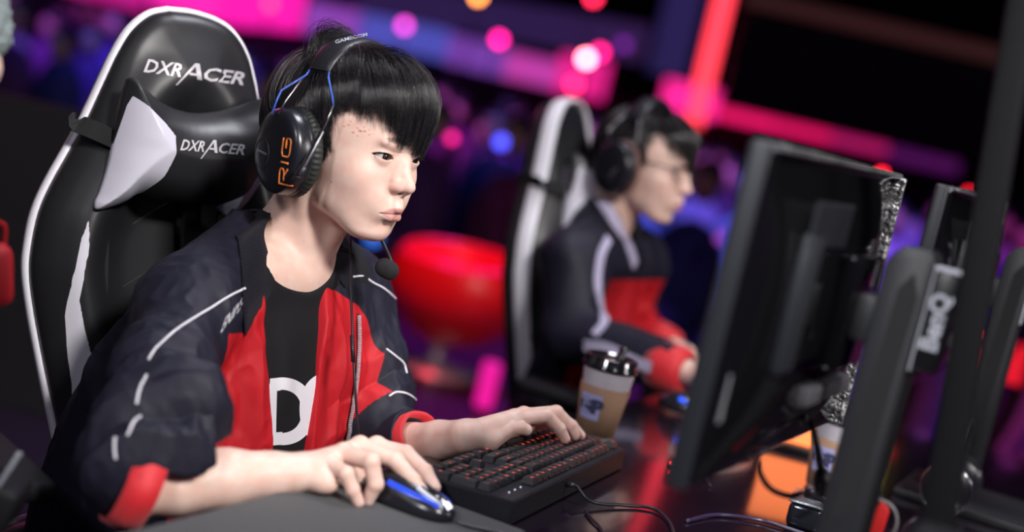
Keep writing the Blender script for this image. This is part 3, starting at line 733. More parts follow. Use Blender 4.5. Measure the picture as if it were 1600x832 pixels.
# ================================================================== clothes of the player
from mathutils.bvhtree import BVHTree
def bvh_of(*obs):
    V = []; Fc = []
    for o in obs:
        n = len(V); V += [v.co[:] for v in o.data.vertices]; Fc += [tuple(i + n for i in p.vertices) for p in o.data.polygons]
    return BVHTree.FromPolygons(V, Fc)
def hit(bvh, px, py, off=0.0):
    """world point and normal where the sight line through a pixel meets a surface"""
    d = Vector(unit(ray(px, py))); h = bvh.ray_cast(Vector(CH), d)
    if h[0] is None: return None
    n = h[1] if h[1].dot(d) < 0 else -h[1]
    return np.array(h[0] + n * off), np.array(n)
def hit_path(bvh, pts, off, n=40):
    P = spline([(x, y, 0) for x, y in pts], n); out = [hit(bvh, a, b, off) for a, b, _ in P]
    return [q for q in out if q is not None]
JZ = [.40, .60, .75, .84, .90, .94, .97, 1.00, 1.03]
def jacket_front(z): return smooth_table(z, JZ, [-.985, -.985, -.990, -.998, -1.015, -1.040, -1.065, -1.088, -1.108])
def torso_fn(grow=0.0):
    def fn(P):
        x, y, z = P.T
        xf = jacket_front(z) + grow; hw = smooth_table(z, JZ, [.185, .19, .195, .195, .185, .165, .125, .085, .07]) + grow
        xb = smooth_table(z, JZ, [-1.36, -1.34, -1.31, -1.27, -1.24, -1.22, -1.20, -1.19, -1.175]) - grow
        yc = smooth_table(z, JZ, [1.60, 1.605, 1.612, 1.625, 1.635, 1.64, 1.643, 1.645, 1.645])
        xc = (xf + xb) / 2; a = (xf - xb) / 2; n = 2.5
        q = ((np.abs(x - xc) / a) ** n + (np.abs(y - yc) / hw) ** n) ** (1 / n)
        d = (q - 1) * np.minimum(a, hw) * .9
        return np.maximum(d, np.maximum(.40 - z, z - 1.02 - grow))
    return fn
def folds(P, s, amp, ax, freq, seed):
    """cloth folds: noise stretched along one direction"""
    q = P * freq; return amp * (1 - 2 * np.abs(vnoise(q, seed))) + amp * .45 * vnoise(q * 2.3, seed + 1)
# opening of the jacket (world y of its two edges, by height)
def open_R(z): return smooth_table(z, [.40, .60, .72, .80, .88, .93, .97, 1.02], [1.535, 1.535, 1.531, 1.523, 1.508, 1.512, 1.53, 1.55])
def open_L(z): return smooth_table(z, [.40, .60, .72, .80, .88, .93, .97, 1.02], [1.618, 1.618, 1.618, 1.620, 1.624, 1.64, 1.665, 1.685])
def build_clothes():
    el, wr = BJ['elR'], BJ['wrR']
    NAVY = mat('navy_nylon', (.011, .011, .022), rough=.58, spec=.28, sheen=.0, bump=(900, .15, .0005))
    attr_mix(NAVY, 'panel', (.46, .010, .017), .06)
    attr_mix(NAVY, 'patch', (.006, .006, .009), .06)
    RIB = mat('ribbed_knit', (.009, .009, .016), rough=.8, spec=.2, sheen=.03)
    REDC = mat('red_cuff_cloth', (.62, .014, .022), rough=.6, sheen=.2, bump=(1200, .25, .0006))
    TEE = mat('black_cotton', (.012, .012, .014), rough=.85, spec=.2, bump=(1500, .2, .0004))
    PIPE = mat('white_piping', (.75, .74, .80), rough=.5)
    LINING = mat('dark_lining', (.01, .01, .015), rough=.8)
    # --- T-shirt
    T = SDF(); T.op('u', torso_fn(-.012), (-1.4, 1.38, .38), (-.95, 1.85, 1.05))
    T.cone((-1.11, 1.55, .94), (-1.10, 1.74, .94), .065, .065, .03)
    def nh(P): # neck hole: everything near the neck axis, cut on a slant
        a = HF.w((-.058, 0, -.115)); b = HF.w((-.105, 0, -.20)); t = ((P - a) @ (b - a)) / ((b - a) @ (b - a)); q = P - a - t[:, None] * (b - a)
        return np.maximum(np.sqrt((q ** 2).sum(1)) - .130, -(P[:, 2] - (.938 + np.where(P[:, 1] > 1.612, 9.0, 3.2) * (P[:, 1] - 1.612) ** 2 + (P[:, 0] + 1.05) * -.25)))
    T.op('s', nh, (-1.3, 1.5, .84), (-.95, 1.8, 1.1), .006)
    T.op('a', lambda P: -folds(P, 0, .0035, 0, np.array((6, 22, 7)), 3) * sstep(.2, .0, np.abs(P[:, 2] - .80)), (-1.4, 1.3, .4), (-.9, 1.9, .97))
    V, Fq = T.mesh(.0035); tee = seal(obj_np('t_shirt', V, Fq, TEE, PLAYER))
    # neckband
    # --- jacket
    Jk = SDF(); Jk.op('u', torso_fn(0), (-1.42, 1.36, .38), (-.94, 1.87, 1.05))
    sR = np.array((-1.115, 1.475, .908)); sL = np.array((-1.105, 1.80, .915))
    Jk.cone((-1.12, 1.57, .955), sR, .060, .066, .05); Jk.cone((-1.11, 1.72, .955), sL, .062, .070, .05)
    m = (sR + el) / 2 + np.array((-.01, .0, .01)); e2 = el + np.array((-.006, .0, .020))
    Jk.chain([sR, m, e2], [.064, .057, .047], .03)
    d = unit(wr - el); c0 = el + d * -.002; c1 = el + d * .052
    Jk.cone(e2, el + d * .040 + np.array((0, 0, .022)), .050, .046, .02)
    Jk.ell(PD(288, 636, 1.62), (.050, .038, .046), .06); Jk.ell(PD(212, 664, 1.60), (.036, .036, .036), .05)
    el2, wr2 = BJ['elL'], BJ['wrL']; f2 = unit(wr2 - el2)
    eL = el2 + np.array((-.005, .0, .012)); mL = (sL + eL) / 2 + np.array((0, .012, .0))
    Jk.chain([sL, mL, eL], [.064, .056, .052], .03)
    Jk.cone(eL, el2 + (wr2 - el2) * .44, .050, .040, .02)
    # bunched folds at the elbows: rings around the sleeve
    def ringfold(a, b, n, amp, tilt, seed):
        L = np.linalg.norm(b - a); ax = (b - a) / L
        def fn(P):
            q = P - a; t = q @ ax / L; rd = np.linalg.norm(q - (q @ ax)[:, None] * ax, axis=1); w = vnoise(P * 14, seed) * .16 + vnoise(P * 5, seed + 3) * .30
            ph = (t + (q @ tilt)) * n + w; s_ = np.abs((ph % 1) - .5) * 2
            return -amp * (s_ ** .8 - .35) * sstep(.25, .75, t) * sstep(1.5, 1.2, t) * sstep(.15, .11, rd)
        return fn
    Jk.op('a', ringfold(sR, e2, 5.6, .011, np.array((1.5, -1.0, 1.0)), 2), np.minimum(sR, e2) - .16, np.maximum(sR, e2) + .16)
    Jk.op('a', ringfold(sL, eL, 4.2, .009, np.array((1, 1, 1.5)), 9), np.minimum(sL, eL) - .14, np.maximum(sL, eL) + .14)
    Jk.op('a', lambda P: -folds(P, 0, .0065, 0, np.array((8, 19, 6)), 11) * sstep(1.0, .9, P[:, 2]), (-1.5, .95, .3), (-.55, 2.05, 1.0))
    Jk.op('a', lambda P: -folds(P, 0, .0014, 0, np.array((45, 60, 30)), 21), (-1.5, .95, .3), (-.55, 2.05, 1.1))
    def slot(P):
        z = P[:, 2]; a = open_R(z); b = open_L(z); y = P[:, 1]
        return np.maximum(np.maximum(a - y, y - b), (jacket_front(z) - .030) - P[:, 0])
    Jk.op('s', slot, (-1.15, 1.50, .38), (-.90, 1.72, 1.06), .006)
    def neckhole(P):
        a = HF.w((-.054, 0, -.115)); b = HF.w((-.100, 0, -.20)); t = ((P - a) @ (b - a)) / ((b - a) @ (b - a)); q = P - a - t[:, None] * (b - a)
        return np.maximum(np.sqrt((q ** 2).sum(1)) - .072, .935 - P[:, 2])
    Jk.op('s', neckhole, (-1.3, 1.5, .9), (-.95, 1.8, 1.1), .006)
    # sleeve ends: open around the forearms
    def sl_end(a, d_, r_, t0, t1):
        def fn(P):
            q = P - a; t = q @ d_; e = q - t[:, None] * d_
            return np.maximum(np.sqrt((e ** 2).sum(1)) - r_, np.maximum(t0 - t, t - t1))
        return fn
    Jk.op('s', sl_end(el, d, .042, .0, .09), el - .1, el + d * .2 + .1, .004)
    cR = el + d * .045
    nR = unit(d + np.array((.15, 0, -.42))); cR = el + np.array((.004, 0, .008)) + d * .000
    def cutR(P): # end plane, slanting: the cuff leaves the elbow bare below
        q = P - el; e = q - (q @ d)[:, None] * d; return np.maximum(-(P - cR) @ nR, np.linalg.norm(e, axis=1) - .056)
    Jk.op('s', cutR, el + d * .02 - .11, el + d * .13 + .09, .004)
    Jk.op('s', sl_end(el2, f2, .034, .0, .14), el2 - .1, el2 + f2 * .25 + .06, .003)
    cL = el2 + (wr2 - el2) * .42; nL = unit(f2 + np.array((-.1, .1, .15)))
    Jk.op('s', lambda P: -((P - cL) @ nL), cL - (.05, .12, .06), cL + (.14, .06, .06), .003)
    V, Fq = Jk.mesh(.0022); jk = seal(obj_np('jacket', V, Fq, NAVY, PLAYER))
    # red panels, printed by world position on the front of the jacket
    def poly_sd(Pq, poly):
        poly = np.asarray(poly, float); n = len(poly); d = np.full(len(Pq), 1e9); ins = np.zeros(len(Pq), bool)
        for i in range(n):
            a = poly[i]; b = poly[(i + 1) % n]; e = b - a; w = Pq - a; t = np.clip((w @ e) / (e @ e), 0, 1)
            d = np.minimum(d, np.linalg.norm(w - t[:, None] * e, axis=1))
            c = ((a[1] > Pq[:, 1]) != (b[1] > Pq[:, 1])) & (Pq[:, 0] < (b[0] - a[0]) * (Pq[:, 1] - a[1]) / (b[1] - a[1] + 1e-12) + a[0]); ins ^= c
        return np.where(ins, d, -d)
    bv = bvh_of(jk)
    def yz(pts):
        o = []
        for a, b in pts:
            h = hit(bv, a, b); q = h[0] if h is not None and abs(h[0][0] + 1.01) < .045 else PX(a, b, -1.01); o.append((q[1], q[2]))
        return o
    pR = yz([(431, 452), (385, 521), (347, 521), (350, 565), (352, 600)]) + [(1.45, .80), (1.43, .76), (1.43, .44), (1.60, .44)]
    pL = yz([(505, 402), (512, 425), (535, 462), (560, 478), (574, 500), (601, 555), (592, 600), (583, 650), (580, 665)]) + [(1.80, .60), (1.80, .44), (1.60, .44)]
    pR.append((1.60, .94)); pL.append((1.60, .94))
    front = V[:, 0] > np.where(V[:, 2] < .80, -1.20, -1.09)
    Q = V[:, 1:3]; arm = (V - el) @ d
    a = np.maximum(poly_sd(Q, pR), poly_sd(Q, pL)) / .004 * .5 + .5
    Pm = (V - CH) @ CAM_M; sx = 800 + F_PX * Pm[:, 0] / -Pm[:, 2]
    # the near sleeve hangs in front of the panel: it stays navy
    tt = np.clip(((V - sR) @ (e2 - sR)) / ((e2 - sR) @ (e2 - sR)), 0, 1.1); dist = np.linalg.norm(V - sR - tt[:, None] * (e2 - sR), axis=1)
    slv = (dist < .070) & (V[:, 2] < .90) & (V[:, 1] < 1.435)
    ttl = np.clip(((V - sL) @ (eL - sL)) / ((eL - sL) @ (eL - sL)), 0, 1.1); dl = np.linalg.norm(V - sL - ttl[:, None] * (eL - sL), axis=1)
    slv |= (dl < .078) & (V[:, 2] < .93) & (V[:, 1] > 1.775)
    tf = np.clip((V - eL) @ f2, 0, .3); slv |= (np.linalg.norm(V - eL - tf[:, None] * f2, axis=1) < .066) & (V[:, 2] < .86) & (V[:, 1] > 1.70)
    a = np.where(front & ~slv, np.clip(a, 0, 1), 0)
    set_attr(jk.data, 'panel', a)
    pp = yz([(347, 521), (345, 500), (384, 462), (384, 521)])
    set_attr(jk.data, 'patch', np.where(front, np.clip(poly_sd(Q, pp) / .002 * .5 + .5, 0, 1), 0) * 0)
    # --- red cuffs
    def cuff(path, r, w, name='cuff'):
        B = MB(); B.tube(path, r, 24); return B.build(name, REDC, jk, smooth=True)
    B = MB(); n_ = nR; cc = cR
    u1 = unit(np.cross(n_, (0, 0, 1))); u2 = np.cross(n_, u1)
    A = np.linspace(0, 2 * math.pi, 49)[:-1]
    def band(c, ua, ub, ra, rb, n_, w0, w1, th, nv=7, wob=.0, seed=0):
        """a cloth band: closed ring with width along n_"""
        Vv = []; rows = []
        prof = [(w0, 0), (w0 * .5 + w1 * .5, th * .9), (w1 - th * .3, th * .5), (w1, 0), (w1 - th * .3, -th), (w0, -th)]
        for k, (wz, tr) in enumerate(prof):
            for t in A:
                g = 1 + wob * math.sin(3 * t + seed + wz * 60) + wob * .6 * math.sin(7 * t + seed * 2)
                Vv.append(c + ua * (ra * g + tr) * math.cos(t) + ub * (rb * g + tr) * math.sin(t) + n_ * wz)
        n = len(A); Fc = [(i * n + j, i * n + (j + 1) % n, ((i + 1) % len(prof)) * n + (j + 1) % n, ((i + 1) % len(prof)) * n + j) for i in range(len(prof)) for j in range(n)]
        return np.array(Vv), Fc
    Vb, Fb = band(cc, u1, u2, .0550, .0550, n_, -.020, .018, .0045, wob=.025, seed=1)
    obj_np('cuff', Vb, np.array(Fb), REDC, jk)
    u1 = unit(np.cross(nL, (0, 0, 1))); u2 = np.cross(nL, u1)
    cw = el2 + f2 * ((cL - el2) @ f2)
    Vb, Fb = band(cw, u1, u2, .0425, .0435, nL, -.034, .016, .004, wob=.02, seed=2)
    obj_np('cuff', Vb, np.array(Fb), REDC, jk)
    # --- ribbed collar: a band standing around the neck and running down the right edge
    na = HF.w((-.034, 0, -.115)); pts_in = []; pts_out = []
    inner = [PY(427, 455, 1.535), PD(424, 430, 1.875), PD(420, 400, 1.872), PD(412, 365, 1.885), HF.w((-.070, -.052, -.098)), HF.w((-.108, -.010, -.092)), HF.w((-.100, .035, -.100)), HF.w((-.06, .056, -.112)), HF.w((-.022, .052, -.128)), PD(521, 398, 2.00), PD(508, 424, 1.975)]
    outer = [PD(384, 524, 1.857), PD(381, 470, 1.845), PD(379, 425, 1.845), PD(372, 372, 1.852), HF.w((-.085, -.098, -.135)), HF.w((-.150, -.015, -.130)), HF.w((-.135, .06, -.14)), HF.w((-.07, .105, -.155)), HF.w((-.02, .098, -.165)), PD(556, 398, 2.05), PD(540, 448, 1.995)]
    I = spline(inner, 90); O = spline(outer, 90); Vv = []; K = 10
    bj = bvh_of(jk); fl = []
    for X_ in (I, O):
        for i in list(range(0, 34)) + list(range(80, 90)):
            c_ = CAM_M.T @ (X_[i] - CH); px_, py_ = 800 + F_PX * c_[0] / -c_[2], 416 - F_PX * c_[1] / -c_[2]; h = hit(bj, px_, py_)
            if h is not None:
                dd = (h[0] - CH) @ CAM_M @ np.array((0, 0, -1.)) - .007
                if -c_[2] > dd: X_[i] = PD(px_, py_, dd)
    for X_ in (I, O):
        for _ in range(6): X_[1:-1] = (X_[:-2] + 2 * X_[1:-1] + X_[2:]) / 4
    for i in range(90):
        out = unit(np.cross(I[min(i + 1, 89)] - I[max(i - 1, 0)], O[i] - I[i]))
        if out @ (I[i] - na) < 0 and i < 45: out = out
        for k in range(K + 1):
            t = k / K; bulge = .010 * math.sin(math.pi * t) + .0008 * math.cos(t * 2 * math.pi * 14)
            Vv.append(I[i] * (1 - t) + O[i] * t + np.array((0.35, 0, .9)) * bulge * .6)
        for k in range(K, -1, -1):
            t = k / K; bulge = .010 * math.sin(math.pi * t) - .005
            Vv.append(I[i] * (1 - t) + O[i] * t + np.array((0.35, 0, .9)) * bulge * .6)
    m_ = 2 * (K + 1); Fc = [(i * m_ + j, (i + 1) * m_ + j, (i + 1) * m_ + (j + 1) % m_, i * m_ + (j + 1) % m_) for i in range(89) for j in range(m_)]
    Fc += [tuple(range(m_)), tuple(range(89 * m_, 90 * m_))[::-1]]
    col = obj_np('collar', Vv, Fc, RIB, jk)
    nt = RIB.node_tree; b_ = nt.nodes['Principled BSDF']; at = nt.nodes.new('ShaderNodeAttribute'); at.attribute_name = 'rib'
    sn = nt.nodes.new('ShaderNodeMath'); sn.operation = 'SINE'; bp = nt.nodes.new('ShaderNodeBump'); bp.inputs['Strength'].default_value = .7; bp.inputs['Distance'].default_value = .0012
    nt.links.new(at.outputs['Fac'], sn.inputs[0]); nt.links.new(sn.outputs[0], bp.inputs['Height']); nt.links.new(bp.outputs['Normal'], b_.inputs['Normal'])
    set_attr(col.data, 'rib', np.repeat(np.concatenate([[0], np.cumsum(np.linalg.norm(np.diff(I, axis=0), axis=1))]) * 2 * math.pi / .0032, m_))
    # --- piping
    bv = bvh_of(jk, col); bvj = bvh_of(jk)
    def pipe(pts, r=.0015, n=46, name='piping'):
        h = hit_path(bv, pts, .0012, n)
        if len(h) < 3: return None
        P = np.array([q[0] for q in h]); ok = [0]
        for i in range(1, len(P)):
            if np.linalg.norm(P[i] - P[ok[-1]]) < .03: ok.append(i)
        P = P[ok]; Q = P.copy()
        for _ in range(2): Q[1:-1] = (P[:-2] + 2 * P[1:-1] + P[2:]) / 4; P = Q.copy()
        B = MB(); B.tube(P, r, 8); return B.build(name, PIPE, jk, smooth=True)
    for pts in ([(383, 451), (362, 461), (335, 478), (300, 500), (266, 524), (240, 550), (225, 579)],
                [(230, 586), (224, 598), (217, 614), (214, 632)], [(221, 650), (210, 660), (199, 681)], [(180, 684), (179, 700), (181, 718)],
                [(551, 433), (567, 432), (580, 441), (600, 452), (619, 469)], [(603, 546), (616, 556), (630, 568), (635, 584)],
                [(607, 620), (620, 613), (640, 618), (652, 630), (655, 643), (650, 648)]): pipe(pts)
    # --- lettering below the piping: thin white capitals
    WH = mat('white_print', (.78, .77, .82), rough=.6)
    B = MB(); Vt, Ft = text_geo('ENIMALS', 1.0, 0.0, -.012)
    Vt = Vt / np.ptp(Vt[:, 0]); hgt = np.ptp(Vt[:, 1])
    e0 = np.array([347, 511.]); e1 = np.array([394, 455.]); ex = (e1 - e0); nn = np.array([-ex[1], ex[0]]); nn = nn / np.linalg.norm(nn)
    Vn = []
    for v in Vt:
        s_ = v[0] + .5; p_ = e0 + ex * s_ + np.array([.35, -1]) * (v[1] / hgt) * 25
        h = hit(bvj, p_[0], p_[1], .0009); Vn.append(h[0] if h is not None else PX(p_[0], p_[1], -1.02))
    B.add(Vn, Ft); B.build('sleeve_lettering', WH, jk)
    # --- emblem on the T-shirt
    bt = bvh_of(tee); B = MB()
    def ring(cx, cy, ra, rb, ia, ib, a0, a1, n=40, sq=2.6, inx=0):
        Vn = []; Fc = []
        for i in range(n + 1):
            t = math.radians(a0 + (a1 - a0) * i / n); c, s_ = math.cos(t), math.sin(t)
            f = lambda e: math.copysign(abs(e) ** (2 / sq), e)
            for k in range(5):
                w = k / 4; h = hit(bt, cx + f(c) * (ra * (1 - w) + ia * w) + inx * w, cy + f(s_) * (rb * (1 - w) + ib * w), .0012)
                Vn.append(h[0] if h is not None else PX(cx, cy, -1.01))
        for i in range(n):
            for k in range(4): Fc.append((i * 5 + k, i * 5 + k + 1, (i + 1) * 5 + k + 1, (i + 1) * 5 + k))
        B.add(Vn, Fc)
    ring(436, 643, 53, 53, 34, 34, -88, 88, sq=2.3)
    ring(515, 640, 48, 58, 26, 34, 95, 265, sq=2.2)
    def quad(pts, n=10):
        Vn = []; p = np.array(pts, float)
        for i in range(n + 1):
            for j in range(n + 1):
                u, v = i / n, j / n; q = (p[0] * (1 - u) + p[1] * u) * (1 - v) + (p[3] * (1 - u) + p[2] * u) * v
                h = hit(bt, q[0], q[1], .0012); Vn.append(h[0] if h is not None else PX(q[0], q[1], -1.01))
        B.add(Vn, [(i * (n + 1) + j, i * (n + 1) + j + 1, (i + 1) * (n + 1) + j + 1, (i + 1) * (n + 1) + j) for i in range(n) for j in range(n)])
    quad([(421, 592), (440, 590), (438, 610), (420, 613)]); quad([(417, 677), (440, 675), (442, 695), (415, 697)]); quad([(420, 600), (432, 600), (430, 690), (418, 690)])
    B.build('shirt_emblem', WH, tee)
    # --- zip teeth hanging along the left edge, and its dark tape
    ZT = mat('zip_teeth', (.62, .62, .66), rough=.25, metal=.35); TAPE = mat('zip_tape', (.012, .010, .014), rough=.7)
    h = hit_path(bv, [(558, 492), (559, 540), (556, 585), (549, 640), (541, 700)], .0022, 90); P = np.array([q[0] for q in h])
    B = MB(); B.tube(P - (0.0012, 0, 0), .0045, 8, flat=.3); B.build('zip_tape', TAPE, jk, smooth=True)
    B = MB(); L = np.concatenate([[0], np.cumsum(np.linalg.norm(np.diff(P, axis=0), axis=1))])
    for s_ in np.arange(.002, L[-1], .0030):
        c = np.array([np.interp(s_, L, P[:, i]) for i in range(3)]); B.box(c + (.0022, -.0012, 0), (.0034, .0060, .0019), bev=.0004, seg=1)
    B.build('zipper', ZT, jk)
    return tee, jk, col
TEE_O, JACKET, COLLAR = build_clothes()

# ================================================================== hair: thick, black, combed forward into a choppy fringe
SHEENM = mat('hair_painted_sheen', (.075, .068, .075), rough=.3, spec=.8)  # lighter strands: shine streaks put into the hair colour
CAPM = mat('hair_mass', (.010, .009, .010), rough=.85, spec=.15)
def hair_builder(fr, parent, zend, Hmap, name='hair', n_clumps=560, per=24, seed=4, res=14, r0=.00021, back_end=-48, tuft=None, fly=60, thin=0, M=None):
    rng = np.random.default_rng(seed); mm = .001
    c0 = np.array([-4, 0, 42.]); R3 = np.array([98, 78, 88.5])
    k = unit((-.42, .05, .9)); f = unit(np.array((1, 0, 0)) - k * k[0]); l = np.cross(k, f)
    def pt(al, ph, lift):
        u = np.cos(al)[..., None] * k + np.sin(al)[..., None] * (np.cos(ph)[..., None] * f + np.sin(ph)[..., None] * l)
        s_ = 1 / np.sqrt(((u / R3) ** 2).sum(-1)); return c0 + u * (s_ + lift)[..., None]
    als = np.linspace(.05, 2.9, 150)
    def a_end(ph, z):
        P = pt(als[None, :] + 0 * ph[:, None], ph[:, None] + 0 * als[None, :], np.zeros((len(ph), 150))); below = P[..., 2] < z[:, None]
        return als[np.argmax(below, 1)]
    nC = n_clumps; phc = rng.uniform(-math.pi, math.pi, nC); front = np.exp(-(phc / .95) ** 2)
    zc = zend(phc) + rng.normal(0, 1, nC) * (3.0 + 6.0 * front)
    ae = a_end(phc, zc); u0 = rng.random(nC) ** .75; as_ = np.maximum(.04, ae * (.02 + .72 * u0)); as_ = np.where(ae - as_ > 1.35, ae - 1.35 + .2 * rng.random(nC), as_)
    lay = rng.uniform(.52, 1.02, nC) * (1 - .35 * u0); twist = rng.normal(0, .10, nC) + .10 * np.sin(phc * 2 + 1)
    N = nC * per; ci = np.repeat(np.arange(nC), per); t = np.linspace(0, 1, res)
    spread = rng.normal(0, 1, (N, 2)); pa = phc[ci] + spread[:, 0] * .085 / np.maximum(np.sin(as_[ci] + .25), .3); st = as_[ci] + spread[:, 1] * .07
    en = ae[ci] + rng.normal(0, .035, N) - .05 * np.abs(spread[:, 0]) * rng.random(N)
    en = np.minimum(en, a_end(np.clip(pa, -math.pi, math.pi), zend(pa) - 4 + 0 * pa) + .05)
    AL = st[:, None] + (en - st)[:, None] * t[None]; AL = np.maximum(AL, .02)
    conv = (t ** 1.3)[None] * .78
    PH = pa[:, None] * (1 - conv) + (phc[ci][:, None] + (pa - phc[ci])[:, None] * .25) * conv + twist[ci][:, None] * t[None] + (rng.normal(0, .02, N))[:, None] * t[None] ** 2
    H = Hmap(AL, PH)
    rise = 1 - np.exp(-t * 6)[None]
    LI = H * (lay[ci] + rng.normal(0, .07, N))[:, None] * rise + 1.0 + (rng.normal(0, .8, N))[:, None] * t[None] ** 2
    P = pt(AL, PH, LI)
    # the last stretch hangs straight down
    w = np.clip((t - .72) / .28, 0, 1)[None, :, None]; P[..., 2:3] -= 2.5 * w[..., 0:1] ** 1.5
    paths = [P * mm]
    V, Fq = hairs_mesh(fr.w(np.concatenate(paths)), r0, r0 * .25)
    parts = [(V, Fq)]
    # loose single hairs
    ex = []
    for i in range(fly):
        j = rng.integers(0, N); q = P[j].copy(); o = unit(q[-1] - c0) * rng.uniform(3, 9) + rng.normal(0, 2, 3); q += (t[:, None] ** 2) * o; ex.append(q * mm)
    if tuft is not None: ex += tuft(rng, res)
    if ex: parts.append(hairs_mesh(fr.w(np.array(ex)), r0 * .8, r0 * .3))
    # the dense mass underneath
    na, npn = 60, 120; phg = np.linspace(-math.pi, math.pi, npn + 1)[:-1]; aeg = a_end(phg, zend(phg) + 13 + 12 * np.exp(-(phg / 1.0) ** 2))
    tt = np.linspace(0, 1, na); AG = .01 + (aeg[None] - .01) * tt[:, None]; PG = phg[None] + 0 * tt[:, None]
    HG = Hmap(AG, PG) * (.36 + .42 * sstep(.1, -.5, np.cos(PG))) * (1 - sstep(.80, 1.0, tt)[:, None] * .9); HG += (vnoise(np.stack([np.cos(PG).ravel() * 9, np.sin(PG).ravel() * 9, AG.ravel() * 2], -1), 5).reshape(HG.shape)) * 1.6
    G = pt(AG, PG, np.maximum(HG, .6)) * mm
    idx = np.arange(na * npn).reshape(na, npn)
    Fg = np.stack([idx[:-1], np.roll(idx, -1, 1)[:-1], np.roll(idx, -1, 1)[1:], idx[1:]], -1).reshape(-1, 4)
    parts.append((fr.w(G.reshape(-1, 3)), Fg))
    Vs = []; Fs = []; n = 0
    for a, b in parts: Vs.append(a); Fs.append(b + n); n += len(a)
    o = obj_np(name, np.concatenate(Vs), np.concatenate(Fs), [M or HAIRM, CAPM, SHEENM], parent); k = len(Fg); mi = np.zeros(len(o.data.polygons), np.int32); per_s = (res - 1) * 3; ns = N; pick = np.repeat(rng.random(ns) < .13, per_s); mi[:len(pick)][pick] = 2; mi[-k:] = 1; o.data.polygons.foreach_set('material_index', mi); return o
def zend1(ph):
    # end height around the head (mm): fringe at 0, near side negative
    X = np.radians([-180, -140, -115, -100, -88, -74, -60, -46, -32, -18, -4, 12, 30, 50, 80, 110, 140, 180])
    Z = [-58, -52, -34, -16, -4, 24, 70, 76, 64, 50, 40, 34, 34, 36, 0, -20, -50, -58]
    return np.interp((ph + math.pi) % (2 * math.pi) - math.pi, X, Z)
def H1(al, ph):
    c = np.cos(ph); side = np.sin(ph) ** 2
    top = 24.0; front = 41.0; back = 56.0; sd = 18.0
    edge = np.where(c > 0, front * c ** 2 + sd * side, back * c ** 2 + sd * side)
    w = sstep(.0, .7, al); h = top * (1 - w) + edge * w
    return h * (1 - .62 * sstep(1.3, 2.1, al)) * np.where(side > .5, 1 - .35 * sstep(1.2, 1.7, al), 1)
def tuft1(rng, res):
    out = []; a0 = HF.l(PD(497, 104, 1.90)); b0 = HF.l(PD(548, 80, 1.92))
    for i in range(520):
        a = a0 + rng.normal(0, .008, 3); b = b0 + rng.normal(0, .006, 3) + (0, 0, .002); h = rng.uniform(.014, .036)
        t = np.linspace(0, 1, res)[:, None]; side = rng.normal(0, .006, 3)
        out.append(a * (1 - t) + b * t + np.sin(math.pi * t) ** .7 * (np.array((-.25, 0, 1)) * h + side) + np.sin(2 * math.pi * t) * np.array((-.010, 0, .004)))
    return out
hair_builder(HF, PLAYER, zend1, H1, tuft=tuft1, n_clumps=900, per=24, r0=.00027)

# ================================================================== headset
def ellipse_lathe(B, prof, c, ax, ux, uz, rx, rz, n=56, mi=0):
    """profile rows (radius fraction, height along ax); the cross-section is an ellipse"""
    A = np.arange(n) * 2 * math.pi / n; V = []
    for fr_, h in prof:
        for a in A: V.append(c + ux * rx * fr_ * math.cos(a) + uz * rz * fr_ * math.sin(a) + ax * h)
    Fc = [(i * n + j, i * n + (j + 1) % n, (i + 1) * n + (j + 1) % n, (i + 1) * n + j) for i in range(len(prof) - 1) for j in range(n)]
    return B.add(np.array(V), Fc, mi)
HS = dict(shell=mat('satin_black_plastic', (.012, .013, .018), rough=.28, spec=.5), pad=mat('black_leatherette', (.014, .014, .018), rough=.42, spec=.5, bump=(700, .15, .0006)),
          cush=mat('dark_green_black_cushion', (.014, .018, .016), rough=.55, bump=(300, .3, .0008)), steel=mat('grey_steel', (.35, .36, .38), rough=.3, metal=1.0),
          blue=mat('blue_wire', (.05, .14, .62), rough=.3), orange=mat('orange_print', (.85, .24, .05), rough=.5), grey=mat('pale_grey_print', (.42, .46, .55), rough=.5), foam=mat('mic_foam', (.016, .016, .018), rough=.95, bump=(1500, 1.0, .0012)), cable=mat('black_cable', (.012, .010, .014), rough=.45))
